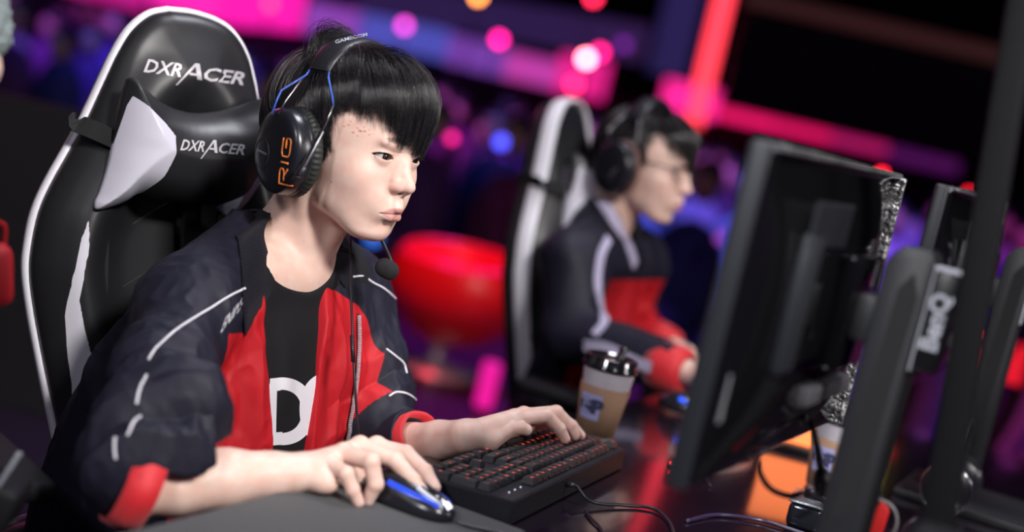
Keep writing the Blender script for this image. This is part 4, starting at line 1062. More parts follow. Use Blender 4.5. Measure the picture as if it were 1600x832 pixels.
def build_headset(fr, label, cat='headset', detail=True, group=None, tilt=0):
    root = empty('gaming_headset', tuple(fr.w((0, 0, .15))), label, cat, group)
    W = fr.w; R = fr.R; mm = .001
    for sy in (-1, 1):
        ax = unit(R @ np.array((-.20, .99 * sy, -.06 if sy < 0 else -.03))); ux = unit(np.cross(np.cross(ax, R @ np.array((1, 0, .06))), ax)); uz = np.cross(ax, ux) * (1 if sy < 0 else -1)
        if uz[2] < 0: uz = -uz
        c = W((-.0165, sy * .074, -.004))
        B = MB(); n = 96
        # ribbed cushion
        A = np.arange(n * 2) * math.pi / n; V = []; prof = [(.60, 2), (.74, -2), (.90, -1), (1.0, 4), (1.03, 10), (1.0, 15), (.92, 18)]
        for fr_, h in prof:
            for i, a in enumerate(A):
                g = fr_ * (1 + (.012 if i % 4 < 2 else -.008) * (fr_ > .85)); V.append(c + ux * .0485 * g * math.cos(a) + uz * .0580 * g * math.sin(a) + ax * h * mm)
        m = len(A); B.add(np.array(V), [(i * m + j, i * m + (j + 1) % m, (i + 1) * m + (j + 1) % m, (i + 1) * m + j) for i in range(len(prof) - 1) for j in range(m)])
        B.build('ear_cushion', HS['cush'], root, smooth=True)
        B = MB(); prof = [(.80, 15), (.90, 16), (.93, 17.5), (.96, 20), (.975, 25), (.97, 31), (.955, 37), (.93, 41), (.87, 44), (.78, 45.6), (.6, 46.5), (.3, 47), (0.001, 47.2)]
        ellipse_lathe(B, [(a, b * mm) for a, b in prof], c, ax, ux, uz, .0515, .0590)
        # raised rim where the cup opens
        ellipse_lathe(B, [(.955, .0185), (.985, .0195), (.985, .0225), (.955, .0235)], c, ax, ux, uz, .0515, .0590)
        cup = B.build('ear_cup', HS['shell'], root, smooth=True)
        bv = bvh_of(cup)
        def onto(p2, off=.0006): # p2: (x along ux, z along uz) metres -> point on the shell's outside
            o = Vector(c + ux * p2[0] + uz * p2[1] + ax * .09); h = bv.ray_cast(o, Vector(-ax))
            return np.array(h[0]) + ax * off if h[0] is not None else np.array(o) - ax * .04
        if detail and sy < 0:
            # round badge
            B = MB(); pc = np.array((-.0245, -.007)); ring = []
            for i in range(49):
                a = 2 * math.pi * i / 48; ring.append(onto(pc + np.array((.0165 * math.cos(a), .0195 * math.sin(a))), .0002))
            B.tube(ring, .0006, 6, cap=False); B.build('badge_ring', HS['cush'], cup, smooth=True)
            def text_on(txt, pc, size, ang, m_, name, width=1.0, bold=0.0):
                Vt, Ft = text_geo(txt, size, 0, bold, width=width); ca, sa = math.cos(ang), math.sin(ang)
                V = [onto(pc + np.array((v[0] * ca - v[1] * sa, v[0] * sa + v[1] * ca))) for v in Vt]
                B = MB(); B.add(V, Ft); B.build(name, m_, cup)
            text_on('plantronics', pc + (0, .002), .0056, math.radians(-6), HS['grey'], 'badge_lettering')
            # RIG written upwards in thin square strokes
            def strokes(paths, w):
                B = MB()
                for p in paths:
                    P = []
                    for a, b in zip(p[:-1], p[1:]):
                        for t in np.linspace(0, 1, 6)[:-1]: P.append(np.array(a) * (1 - t) + np.array(b) * t)
                    P.append(np.array(p[-1])); B.tube([onto(q, .0001) for q in P], w, 6, flat=.5)
                return B
            def let(u0, pts): # (along, up) -> written upwards; letter tops face the rear
                return [(.0355 - q[1] * .0155 , -.0395 + (u0 + q[0]) * 1.16) for q in pts]
            k = mm
            Rr = [let(0, [(0, 0), (0, 1), (14 * k, 1), (17 * k, .85), (17 * k, .58), (14 * k, .45), (3.6 * k, .45)]), let(0, [(9 * k, .45), (18 * k, 0)])]
            Ii = [let(24 * k, [(0, 0), (0, 1)])]
            Gg = [let(31 * k, [(20 * k, 1), (4 * k, 1), (0, .85), (0, .15), (4 * k, 0), (17 * k, 0), (20 * k, .12), (20 * k, .52), (9 * k, .52)])]
            strokes(Rr + Ii + Gg, .0014).build('cup_lettering', HS['orange'], cup, smooth=True)
        # steel slider on the front of the cup, with its plastic end
        sx = 1 if sy < 0 else 1
        if detail and sy < 0:
            a = PD(503, 205, 1.812); b = PD(470, 268, 1.797)
        else:
            a = c + ux * .030 + uz * .040 + ax * .030; b = c + ux * .010 - uz * .020 + ax * .055
        d = unit(b - a); B = MB(); s_ = unit(np.cross(d, ax)); Rm = np.stack([s_, d, np.cross(s_, d)], 1)
        B.box((a + b) / 2, (.0078, np.linalg.norm(b - a), .0032), Rm, .0010); B.build('slider_bar', HS['steel'], root, auto=40)
        B = MB(); B.box(b, (.0105, .016, .008), Rm, .002); B.build('slider_end', HS['shell'], root, auto=40)
    # padded headband
    cen = [(-12, -78, 106), (-13, -66, 124), (-14, -44, 141), (-16, -12, 151), (-16, 24, 149), (-14, 52, 135), (-12, 72, 114), (-12, 78, 104)]
    Cn = spline(np.array(cen, float), 60) * mm; T = np.gradient(Cn, axis=0); T /= np.linalg.norm(T, axis=1)[:, None]
    V = []; K = 16
    for i in range(60):
        e = min(i, 59 - i) / 12; wv = .0175 + .0035 * min(e, 1); th = .0032 + .0052 * min(e, 1) ** .5
        x = np.array((1, 0, 0)) ; x = unit(x - T[i] * (x @ T[i])); nrm = np.cross(T[i], x); nrm *= np.sign(nrm @ (Cn[i] - np.array((0, 0, .04)))) or 1
        for j in range(K):
            a = 2 * math.pi * j / K; f = lambda q, p: math.copysign(abs(q) ** p, q)
            V.append(Cn[i] + x * wv * f(math.cos(a), .55) + nrm * th * f(math.sin(a), .8))
    Fc = [(i * K + j, i * K + (j + 1) % K, (i + 1) * K + (j + 1) % K, (i + 1) * K + j) for i in range(59) for j in range(K)] + [tuple(range(K)), tuple(range(59 * K, 60 * K))[::-1]]
    hb = obj_np('headband', W(np.array(V)), Fc, HS['pad'], root)
    if detail:
        bv = bvh_of(hb); Vt, Ft = text_geo('GAMECOM', 1.0, 0, .01); Vt = Vt / np.ptp(Vt[:, 0]); V = []
        for v in Vt:
            p = np.array((549, 60.)) + v[0] * np.array((50, -13.)) + v[1] * np.array((-8, -38.)); h = hit(bv, p[0], p[1], .0006)
            V.append(h[0] if h is not None else PD(p[0], p[1], 1.9))
        B = MB(); B.add(V, Ft); B.build('band_lettering', HS['grey'], hb)
        wires = [([PD(518, 108, 1.868), PD(514, 114, 1.838), PD(513, 121, 1.826), PD(519, 150, 1.812), PD(521, 164, 1.808)], 'blue'), ([PD(521, 164, 1.808), PD(512, 187, 1.808), PD(502, 207, 1.810)], 'steel'),
                 ([PD(486, 105, 1.868), PD(479, 117, 1.850), PD(458, 130, 1.842), PD(440, 141, 1.838), PD(433, 155, 1.834), PD(425, 178, 1.832)], 'blue'), ([PD(484, 112, 1.862), PD(470, 126, 1.846), PD(447, 157, 1.836), PD(435, 178, 1.832)], 'steel')]
    else:
        wires = [([W((-.005, -.080, .108)), W((.008, -.098, .085)), W((.010, -.100, .06)), W((0, -.105, .035))], 'steel'), ([W((-.04, -.080, .108)), W((-.06, -.098, .07)), W((-.045, -.105, .04))], 'steel')]
    for sgn in (1,):
        wires += [([W((-.003, .082, .108)), W((.012, .096, .085)), W((.012, .100, .06)), W((.004, .108, .035))], 'steel'), ([W((-.03, .082, .108)), W((-.055, .096, .07)), W((-.045, .106, .04))], 'steel')]
    for p, m_ in wires:
        B = MB(); B.tube(spline(p, 24) if len(p) > 3 and m_ == 'steel' and not detail else np.array(p), .00115, 8); B.build('band_wire', HS[m_], root, smooth=True)
    return root
HEADSET = build_headset(HF, 'black wired headset with orange lettering and blue band wires, worn by the front player')
def headset_mic():
    B = MB(); p = spline([HF.w((.0, .110, -.035)), PD(583, 335, 2.02), PD(590, 358, 1.985), PD(598, 379, 1.960), PD(606, 396, 1.948), PD(613, 412, 1.945)], 40)
    B.tube(p, .0028, 10); B.build('microphone_boom', HS['cable'], HEADSET, smooth=True)
    c = PD(605, 421, 1.943); B = MB(); S = SDF(); d = unit(PD(613, 425, 1.94) - PD(597, 416, 1.945)); S.cone(c - d * .004, c + d * .004, .0135, .0130)
    V, Fq = S.mesh(.0016); obj_np('microphone_foam', V, Fq, HS['foam'], HEADSET)
    P = [HF.w((-.01, .11, -.06)), PD(552, 352, 2.03), PD(548, 372, 1.985), PD(548, 420, 1.945), PD(549, 470, 1.912), PD(551, 530, 1.890), PD(554, 590, 1.880), PD(557, 640, 1.878), PD(562, 700, 1.880), PD(566, 780, 1.89)]
    B = MB(); B.tube(spline(P, 70), .0017, 8); B.build('headset_cable', HS['cable'], HEADSET, smooth=True)
    c = PD(551, 545, 1.884); u_ = unit(PD(557, 640, 1.878) - PD(549, 470, 1.912)); B = MB(); B.tube([c + u_ * .018, c - u_ * .018], [.0030, .0030], 10); B.build('cable_clip', HS['cable'], HEADSET, smooth=True)
headset_mic()

# ================================================================== keyboard
KEYM = mat('keycap_plastic', (.034, .035, .040), rough=.36, spec=.5); CASEM = mat('keyboard_case', (.016, .017, .021), rough=.42, bump=(900, .2, .0003))
LEGM = mat('red_backlight', (.05, .01, .01), rough=.4, emit=(1, .07, .03), estr=1.5); LEDW = mat('white_indicator', (.1, .1, .1), emit=(.8, .9, 1), estr=1.4)
def build_keyboard():
    th = .0628; A0 = np.array((-.6519, 1.5502)); d = np.array((-math.sin(th), math.cos(th))); Bp = A0 + .44 * d
    root = empty('keyboard', (Bp[0], Bp[1], .75), 'black full-size keyboard with red lit keys under the left hand', 'keyboard')
    r3 = np.array((-d[0], -d[1], 0.)); f3 = np.array((-d[1], d[0], 0.)) * 1.0   # user's right; towards the user
    up = np.array((0, 0, 1.)); slope = -.07; f3 = unit(f3 + up * slope); n3 = np.cross(r3, f3); n3 *= np.sign(n3[2])
    O = np.array((Bp[0], Bp[1], .7805))
    def K(u, v, w): return O + r3 * u + f3 * v + n3 * w
    B = MB(); Rm = np.stack([r3, f3, n3], 1)
    # case: wedge with walls
    prof = [(0, -.0300), (0, 0), (.003, .0012), (.135, .0012), (.139, -.003), (.139, -.0195)]
    V = [];
    for u in (0, .44):
        for v, w in prof: V.append(K(u, v, w))
    V = np.array(V); k = len(prof)
    for i in (0, k): V[i][2] = .7512
    for i in (k - 1, 2 * k - 1): V[i][2] = .7512
    B.add(V, [(i, (i + 1) % k, k + (i + 1) % k, k + i) for i in range(k)] + [tuple(range(k))[::-1], tuple(range(k, 2 * k))])
    cs = B.build('keyboard_case', CASEM, root)
    bm = bmesh.new(); bm.from_mesh(cs.data); bmesh.ops.bevel(bm, geom=list(bm.edges), offset=.0013, segments=2, affect='EDGES'); bmesh.ops.recalc_face_normals(bm, faces=list(bm.faces)); bm.to_mesh(cs.data); bm.free()
    U = .01905; x0 = .0060; y0 = .0095
    rows = []
    rows.append((0, [(0, 1, 'Esc'), (2, 1, 'F1'), (3, 1, 'F2'), (4, 1, 'F3'), (5, 1, 'F4'), (6.5, 1, 'F5'), (7.5, 1, 'F6'), (8.5, 1, 'F7'), (9.5, 1, 'F8'), (11, 1, 'F9'), (12, 1, 'F10'), (13, 1, 'F11'), (14, 1, 'F12'), (15.25, 1, 'Prt'), (16.25, 1, 'Scr'), (17.25, 1, 'Brk')]))
    rows.append((1.35, [(i, 1, c) for i, c in enumerate('`1234567890-=')] + [(13, 2, '<-'), (15.25, 1, 'Ins'), (16.25, 1, 'Hm'), (17.25, 1, 'Up'), (18.5, 1, 'Nm'), (19.5, 1, '/'), (20.5, 1, '*'), (21.5, 1, '-')]))
    rows.append((2.35, [(0, 1.5, 'Tab')] + [(1.5 + i, 1, c) for i, c in enumerate('QWERTYUIOP[]')] + [(13.5, 1.5, '\\'), (15.25, 1, 'Del'), (16.25, 1, 'End'), (17.25, 1, 'Dn'), (18.5, 1, '7'), (19.5, 1, '8'), (20.5, 1, '9'), (21.5, 1, '+', 2)]))
    rows.append((3.35, [(0, 1.75, 'Caps')] + [(1.75 + i, 1, c) for i, c in enumerate('ASDFGHJKL;')] + [(11.75, 1, "'"), (12.75, 2.25, 'Ent'), (18.5, 1, '4'), (19.5, 1, '5'), (20.5, 1, '6')]))
    rows.append((4.35, [(0, 2.25, 'Sh')] + [(2.25 + i, 1, c) for i, c in enumerate('ZXCVBNM,./')] + [(12.25, 2.75, 'Sh'), (16.25, 1, '^'), (18.5, 1, '1'), (19.5, 1, '2'), (20.5, 1, '3'), (21.5, 1, 'En', 2)]))
    rows.append((5.35, [(0, 1.25, 'Ct'), (1.25, 1.25, 'Wn'), (2.5, 1.25, 'Al'), (3.75, 6.25, '-'), (10, 1.25, 'Al'), (11.25, 1.25, 'Fn'), (12.5, 1.25, 'Me'), (13.75, 1.25, 'Ct'), (15.25, 1, '<'), (16.25, 1, 'v'), (17.25, 1, '>'), (18.5, 2, '0'), (20.5, 1, '.')]))
    cache = {}
    def keymesh(w, h):
        kk = (w, h)
        if kk in cache: return cache[kk]
        bm = bmesh.new(); W, H = w * U - .0012, h * U - .0012; ins = .0022
        lo = [bm.verts.new((sx * W / 2, sy * H / 2, .0)) for sx, sy in ((-1, -1), (1, -1), (1, 1), (-1, 1))]
        hi = [bm.verts.new((sx * (W / 2 - ins), sy * (H / 2 - ins) , .0088)) for sx, sy in ((-1, -1), (1, -1), (1, 1), (-1, 1))]
        bm.faces.new(lo[::-1]); bm.faces.new(hi)
        for i in range(4): bm.faces.new((lo[i], lo[(i + 1) % 4], hi[(i + 1) % 4], hi[i]))
        bmesh.ops.bevel(bm, geom=list(bm.edges), offset=.0009, segments=2, affect='EDGES')
        me = bpy.data.meshes.new('keycap'); bm.to_mesh(me); bm.free(); me.materials.append(KEYM); cache[kk] = me; return me
    Mk = Matrix(np.stack([-r3 * -1, f3, n3], 1).tolist()).to_4x4(); n = 0; rest = MB()
    det = np.linalg.det(np.stack([r3, f3, n3], 1))
    tcache = {}
    allk = [(row, key) for row, keys in rows for key in keys]
    order = sorted(range(len(allk)), key=lambda i: -allk[i][1][0] * .6 + allk[i][0] * 0)
    leftover = set(order[100:])
    for i, (row, key) in enumerate(allk):
        u0, w, ch = key[:3]; h = key[3] if len(key) > 3 else 1
        cu = x0 + (u0 + w / 2) * U - .002; cv = y0 + (row + h / 2) * U; P = K(cu, cv, .0010 + [.0012, .0010, .0004, 0, .0004, .0010][[0, 1.35, 2.35, 3.35, 4.35, 5.35].index(row)])
        # legend
        if ch not in tcache:
            tv, tf = text_geo(ch, .0058 if len(ch) == 1 else .0044, .0, .00012); tcache[ch] = (tv, tf)
        tv, tf = tcache[ch]; LV = P + n3 * .0090 + (tv[:, :1] + 0) * r3 + (-tv[:, 1:2] - (.0025 if w < 5 else 0)) * f3
        if i in leftover:
            me = keymesh(w, h); VV = np.array([v.co[:] for v in me.vertices]); rest.add(P + VV[:, :1] * r3 + VV[:, 1:2] * f3 + VV[:, 2:] * n3, [tuple(p.vertices) for p in me.polygons], 0); rest.add(LV, tf, 1); continue
        o = bpy.data.objects.new('keycap', keymesh(w, h)); SCN.collection.objects.link(o)
        M4 = Matrix(np.stack([r3, f3, n3], 1).tolist()).to_4x4(); M4.translation = Vector(P); o.parent = root; o.matrix_parent_inverse = world_of(root).inverted(); o.matrix_basis = M4
        B = MB(); Rl = np.stack([r3, f3, n3], 1); B.add((LV - P) @ Rl, tf); me = bpy.data.meshes.new('key_legend'); me.from_pydata(B.v[0].tolist(), [], B.f); me.materials.append(LEGM)
        l = bpy.data.objects.new('key_legend', me); SCN.collection.objects.link(l); l.parent = o
        n += 1
    if rest.v: rest.build('keycap_rest', [KEYM, LEGM], root)['kind'] = 'stuff'
    for q in range(3):
        B = MB(); B.box(K(x0 + (19.0 + q) * U, y0 + .55 * U, .0016), (.002, .0012, .001), Rm); B.build('indicator_light', LEDW, root)
    # cable from the back edge
    p0 = K(.248, -.001, -.010); B = MB(); B.tube([p0, p0 - f3 * .014], [.0042, .0032], 10); B.build('cable_strain_relief', CASEM, root, smooth=True)
    pts = [p0 - f3 * .014, PZ(925, 785, .758), PZ(975, 790, .754), PZ(1020, 795, .754), PZ(1045, 815, .754), PZ(1060, 850, .754), PZ(1100, 900, .754)]
    B = MB(); B.tube(spline(pts, 60), .0023, 8); B.build('keyboard_cable', CASEM, root, smooth=True)
    return root
KEYB = build_keyboard()
# ================================================================== mouse
def build_mouse(c, yaw, label, detail=True):
    root = empty('gaming_mouse', (c[0], c[1], .7545), label, 'mouse'); R = rotm(yaw); fr = Frame(np.array((c[0], c[1], .7545)), R)
    SH = mat('mouse_black', (.012, .012, .016), rough=.25, spec=.5); S = SDF()
    S.ell((-.012, 0, .008), (.052, .0315, .0295), 0, 'u', fr); S.ell((.026, 0, .006), (.040, .0285, .0215), .016, 'u', fr)
    S.op('i', lambda P: -P[:, 2] + .0005, (-.08, -.05, -.03), (.08, .05, .06), 0, fr)
    S.op('s', lambda P: np.maximum(np.abs(P[:, 1]) - .0007, np.maximum(.012 - P[:, 2], .012 - P[:, 0])), (.01, -.01, .0), (.08, .01, .05), .0006, fr)
    S.op('s', lambda P: np.maximum(np.abs(P[:, 1]) - .0046, np.maximum(np.abs(P[:, 0] - .036) - .016, .010 - P[:, 2])), (.015, -.01, .0), (.06, .01, .05), .001, fr)
    V, Fq = S.mesh(.0016); sh = obj_np('mouse_shell', V, Fq, SH, root); bv = bvh_of(sh)
    def top(x, y, off=.0006):
        o = fr.w((x, y, .08)); h = bv.ray_cast(Vector(o), Vector((0, 0, -1))); return np.array(h[0]) + (0, 0, off) if h[0] is not None else fr.w((x, y, .01))
    def strip(pts, w, m_, name):
        P = spline([(a, b, 0) for a, b in pts], 24); Vn = []
        T = np.gradient(P, axis=0); T /= np.linalg.norm(T, axis=1)[:, None]
        for p, t in zip(P, T):
            nn = np.array((-t[1], t[0], 0))
            for k in (-1, -.5, 0, .5, 1): q = p + nn * w * k; Vn.append(top(q[0], q[1], .0010 if abs(k) < 1 else .0))
        B = MB(); B.add(Vn, [(i * 5 + k, i * 5 + k + 1, (i + 1) * 5 + k + 1, (i + 1) * 5 + k) for i in range(23) for k in range(4)]); return B.build(name, m_, root, smooth=True)
    BL = mat('blue_light_guide', (.02, .05, .4), rough=.2, emit=(.02, .10, 1), estr=.38 if detail else 2.0)
    strip([(-.018, -.0235), (-.005, -.0245), (.020, -.0220), (.052, -.0150)], .0026, BL, 'light_strip'); strip([(-.040, .020), (-.01, .0245), (.020, .0220), (.052, .0150)], .0022, BL, 'light_strip')
    strip([(.018, -.0125), (.036, -.0135), (.056, -.0105)], .0035, mat('pale_grey_trim', (.35, .38, .45), rough=.25, coat=.5), 'button_trim')
    strip([(.022, .0), (.040, -.001), (.061, -.001)], .0062, mat('white_light_guide', (.8, .8, .85), rough=.2, emit=(.95, .92, 1), estr=1.1), 'wheel_light')
    B = MB(); wc = fr.w((.034, 0, .0205)); A = np.arange(24) * math.pi / 12
    B.lathe([(.0095, -.003), (.011, -.002), (.011, .002), (.0095, .003)], wc, R @ np.array([[1, 0, 0], [0, 0, 1], [0, -1, 0]]).astype(float), 24); B.build('scroll_wheel', SH, root, smooth=True)
    if not detail: return root
    B = MB(); B.tube(spline([fr.w((.058, 0, .006)), fr.w((.085, .004, .003)), fr.w((.13, .03, .002)), fr.w((.20, .05, .0005)), fr.w((.30, -.02, .0005))], 40), .0018, 8); B.build('mouse_cable', SH, root, smooth=True)
    return root
build_mouse((-.756, 1.476), -2, 'black gaming mouse with blue and white lights under the right hand')
# ================================================================== coffee cups
def coffee_cup(c, rz, label, group='takeaway coffee cups on the worktop'):
    root = empty('coffee_cup', (c[0], c[1], .7502), label, 'cup', group); o = np.array((c[0], c[1], .7502)); R = rotm(rz)
    B = MB(); B.lathe([(.001, .003), (.028, .003), (.029, 0), (.030, .001), (.0425, .118), (.0440, .1195), (.0432, .121), (.0415, .119)], o, R, 56); B.build('paper_cup', mat('white_paper', (.78, .74, .80), rough=.6), root, smooth=True)
    B = MB(); B.lathe([(.0312, .005), (.0320, .005), (.0412, .086), (.0402, .0865)], o, R, 56); sl = B.build('cup_sleeve', mat('brown_card', (.34, .20, .12), rough=.7, bump=(60, .2, .0006)), root, smooth=True)
    B = MB(); B.lathe([(.0450, .1140), (.0462, .1150), (.0462, .1195), (.0445, .1215), (.0440, .1225), (.0425, .1330), (.0415, .1345), (.0375, .1345), (.0365, .1315), (.001, .1310)], o, R, 56); ld = B.build('cup_lid', mat('glossy_black_lid', (.008, .008, .010), rough=.12, spec=.6, coat=.4), root, smooth=True)
    S = SDF(); p = o + R @ np.array((-.026, .0, .134)); S.cone(p, p + R @ np.array((-.004, 0, .006)), .0075, .0062); S.ell(p + R @ np.array((-.006, 0, .010)), (.0085, .0065, .0055), .003); V, Fq = S.mesh(.0012); obj_np('lid_stopper', V, Fq, ld.data.materials[0], ld)
    bv = bvh_of(sl); B = MB(); Vn = []; a0, a1 = -.50, .50; 
    for i in range(13):
        for j in range(9):
            a = a0 + (a1 - a0) * i / 12; z = .032 + .042 * j / 8; r = .0320 + (.0412 - .0320) * (z - .005) / .081 + .0006; Vn.append(o + R @ np.array((math.cos(a) * r, math.sin(a) * r, z)))
    B.add(Vn, [(i * 9 + j, (i + 1) * 9 + j, (i + 1) * 9 + j + 1, i * 9 + j + 1) for i in range(12) for j in range(8)]); st = B.build('sticker', mat('pale_sticker', (.42, .42, .72), rough=.6), sl, smooth=True)
    tv, tf = text_geo('GP', .030, 0, .0022, width=1.1); Vn = []
    for v in tv: a = v[0] / .037; z = .053 + v[1]; r = .0320 + (.0412 - .0320) * (z - .005) / .081 + .0011; Vn.append(o + R @ np.array((math.cos(a) * r, math.sin(a) * r, z)))
    B = MB(); B.add(Vn, tf); B.build('sticker_lettering', mat('dark_print', (.05, .05, .12), rough=.6), st)
    return root
p = PZ(920, 684, .75); coffee_cup(p + (.0, .02, 0), math.degrees(math.atan2(-p[1], -p[0])) - 28, 'coffee cup with black lid standing behind the keyboard')
p = PZ(1288, 765, .75); coffee_cup(p, math.degrees(math.atan2(-p[1], -p[0])) - 22, 'coffee cup half hidden behind the grey monitor stand')

# ================================================================== gaming chairs
CH_BLK = mat('black_leatherette_chair', (.016, .016, .018), rough=.40, spec=.45, bump=(500, .15, .0006))
attr_mix(CH_BLK, 'white', (.66, .65, .72), .08)
PIL_M = mat('pillow_leatherette', (.018, .018, .020), rough=.38, spec=.45, bump=(500, .12, .0005))
attr_mix(PIL_M, 'white', (.62, .61, .70), .08)
CH_PIPE = mat('white_chair_trim', (.84, .83, .90), rough=.45); STRAP = mat('black_elastic', (.008, .008, .009), rough=.85, bump=(1200, .4, .0005)); SILV = mat('silver_thread', (.55, .53, .56), rough=.35, metal=.3, bump=(1600, .5, .0004))
FAB = mat('perforated_fabric', (.020, .021, .022), rough=.7, bump=(900, .8, .0008))
def poly2(P, poly):
    poly = np.asarray(poly, float); n = len(poly); d = np.full(len(P), 1e9); ins = np.zeros(len(P), bool)
    for i in range(n):
        a = poly[i]; b = poly[(i + 1) % n]; e = b - a; w = P - a; t = np.clip((w @ e) / (e @ e), 0, 1)
        d = np.minimum(d, np.linalg.norm(w - t[:, None] * e, axis=1)); c = ((a[1] > P[:, 1]) != (b[1] > P[:, 1]))
        c &= P[:, 0] < (b[0] - a[0]) * (P[:, 1] - a[1]) / (b[1] - a[1] + 1e-12) + a[0]; ins ^= c
    return np.where(ins, -d, d)
class ChairFrame:
    def __init__(s, O, yaw, recl):
        y = math.radians(yaw); r = math.radians(recl); s.O = np.array(O, float)
        n0 = np.array((math.cos(y), math.sin(y), 0)); s.l = np.array((-math.sin(y), math.cos(y), 0))
        s.u = np.array((0, 0, 1)) * math.cos(r) - n0 * math.sin(r); s.n = np.cross(s.l, s.u); s.R = np.stack([s.l, s.u, s.n], 1); s.fr = Frame(s.O, s.R)
    def px(s, x, y, off=0.0):      # a sight line met with the plane of the backrest -> (lateral, up)
        r = ray(x, y); o = s.O + s.n * off - CH; t = (o @ s.n) / (r @ s.n); p = r * t + CH - s.O; return np.array((p @ s.l, p @ s.u))
    def w(s, a, b, c=0.0): return s.O + s.l * a + s.u * b + s.n * c
# the outline in the chair's own (lateral, up) metres, traced once for the front chair
CF = ChairFrame((-1.34, 1.60, .75), -24, 9)
_L = [CF.px(*p) for p in [(262, 17), (232, 24), (203, 48), (180, 85), (160, 128), (143, 165), (128, 196), (104, 238), (75, 290), (56, 335), (45, 390), (43, 430), (50, 485), (60, 540), (72, 600), (85, 660), (98, 730), (106, 785)]]
_c0 = (CF.px(165, 110)[0] + CF.px(402, 150)[0]) / 2
_L = [(p[0] - _c0, p[1]) for p in _L]; CF.O = CF.O + CF.l * _c0; CF.fr = Frame(CF.O, CF.R); _cx = 0.0
def chair_outline():
    L = [(p[0] - _cx, p[1]) for p in _L]; L[0] = (L[0][0], L[0][1]); L += [(-.20, -.25)]
    R_ = [(-a, b - 0.0) for a, b in L[::-1]]; top = (0, (L[0][1] + R_[-1][1]) / 2 + .004)
    return L + R_ + [top]
OUT = spline([(a, b, 0) for a, b in (lambda o: o + [o[0]])(chair_outline())], 150)[:-1, :2]
def build_chair(cf, label, low=False, pillow_px=True, group='racing style chairs of the two players'):
    root = empty('gaming_chair', tuple(cf.O * (1, 1, 0) + (0, 0, .45)), label, 'chair', group)
    h = .0045 if not low else .009
    S = SDF(); lo = (OUT[:, 0].min() - .02, OUT[:, 1].min() - .02, -.09); hi = (OUT[:, 0].max() + .02, OUT[:, 1].max() + .02, .12)
    def fn(P):
        d2 = poly2(P[:, :2], OUT); e = -d2                         # distance inside the edge
        bol = .052 * np.exp(-((e - .055) / .042) ** 2) * sstep(.46, .30, P[:, 1])
        ctr = -.012 * sstep(.09, .14, e) * sstep(.46, .30, P[:, 1]) + .030 * sstep(.0, .10, e) * sstep(.34, .44, P[:, 1])
        zf = .022 + bol + ctr; zb = -.045; r = .022
        qx = np.maximum(d2 + r, 0); mid = (zf + zb) / 2; hz = (zf - zb) / 2; qz = np.maximum(np.abs(P[:, 2] - mid) - hz + r, 0)
        return np.where((qx > 0) | (qz > 0), np.sqrt(qx ** 2 + qz ** 2) - r, np.maximum(d2 + r, np.abs(P[:, 2] - mid) - hz + r) - r) * .8
    S.op('u', fn, lo, hi, 0, cf.fr)
    V, Fq = S.mesh(h); bk = seal(obj_np('backrest', V, Fq, CH_BLK, root))
    L = cf.fr.l(V); wp = [np.array((a - _cx, b)) for a, b in [CF.px(*p, .03) for p in [(119, 342), (108, 375), (97, 430), (91, 490), (97, 550), (105, 600), (111, 668), (118, 640), (125, 590), (124, 550), (114, 510), (106, 465), (112, 420), (119, 380)]]]
    sd = np.minimum(poly2(L[:, :2], wp), poly2(L[:, :2] * (-1, 1), wp)); set_attr(bk.data, 'white', np.where(L[:, 2] > 0, np.clip(.5 - sd / .003, 0, 1), 0))
    # trim around the edge
    tr = [cf.w(a, b, .012) for a, b in OUT]; i0 = int(np.argmin(OUT[:, 1])); pts = [tr[(i0 + k) % len(tr)] for k in range(2, len(tr) - 1)]
    ctr = cf.w(0, .1, .012); pts = [p + unit(p - ctr) * .001 for p in pts]
    Pt = np.array(pts); Tt = np.gradient(Pt, axis=0); Tt /= np.linalg.norm(Tt, axis=1)[:, None]; Vt = []; Kt = 12
    for p, t in zip(Pt, Tt):
        o_ = unit(np.cross(t, cf.n))
        for j in range(Kt): an = 2 * math.pi * j / Kt; Vt.append(p - cf.n * (.004 if low else .016) + o_ * .0062 * math.cos(an) + cf.n * (.019 if low else .009) * math.sin(an))
    m_ = len(Pt); B = MB(); B.add(Vt, [(i * Kt + j, i * Kt + (j + 1) % Kt, (i + 1) * Kt + (j + 1) % Kt, (i + 1) * Kt + j) for i in range(m_ - 1) for j in range(Kt)]); B.build('edge_trim', CH_PIPE, root, smooth=True)
    # perforated centre with quilted seams
    B = MB()
    for k in range(4):
        y0 = .02 + k * .09
        for sx in (-1, 1): B.tube([cf.w(sx * .0, y0 + .05, .012), cf.w(sx * .12, y0 - .04, .012)], .0009, 4)
    B.build('quilted_seams', FAB, bk)
    # pillow
    c2 = CF if pillow_px else cf
    def pp(x, y): a = CF.px(x, y, .085); return (a[0] - _cx, a[1])
    PO = [pp(*p) for p in [(203, 121), (215, 123), (232, 140), (260, 163), (300, 176), (345, 174)]]
    m = pp(345, 174)[0]; PO = [(a, b) for a, b in PO]; c0 = PO[-1][0]
    left = PO + []; lowl = [pp(*p) for p in [(345, 322), (290, 317), (250, 312), (222, 300), (196, 315), (157, 327), (152, 318), (160, 300), (172, 262), (180, 225), (188, 180), (196, 145)]]
    cxp = .012
    RR = [pp(*p) for p in [(375, 166), (410, 155), (445, 150), (452, 195), (440, 240), (412, 282), (388, 318), (364, 339), (349, 330), (335, 321)]]
    poly = PO + RR + [pp(*p) for p in [(300, 319), (255, 312), (222, 303), (196, 317), (157, 329), (152, 318), (160, 300), (172, 262), (180, 225), (188, 180), (196, 145)]]
    poly = spline([(a, b, 0) for a, b in poly + [poly[0]]], 110)[:-1, :2]
    S = SDF(); pc = poly.mean(0)
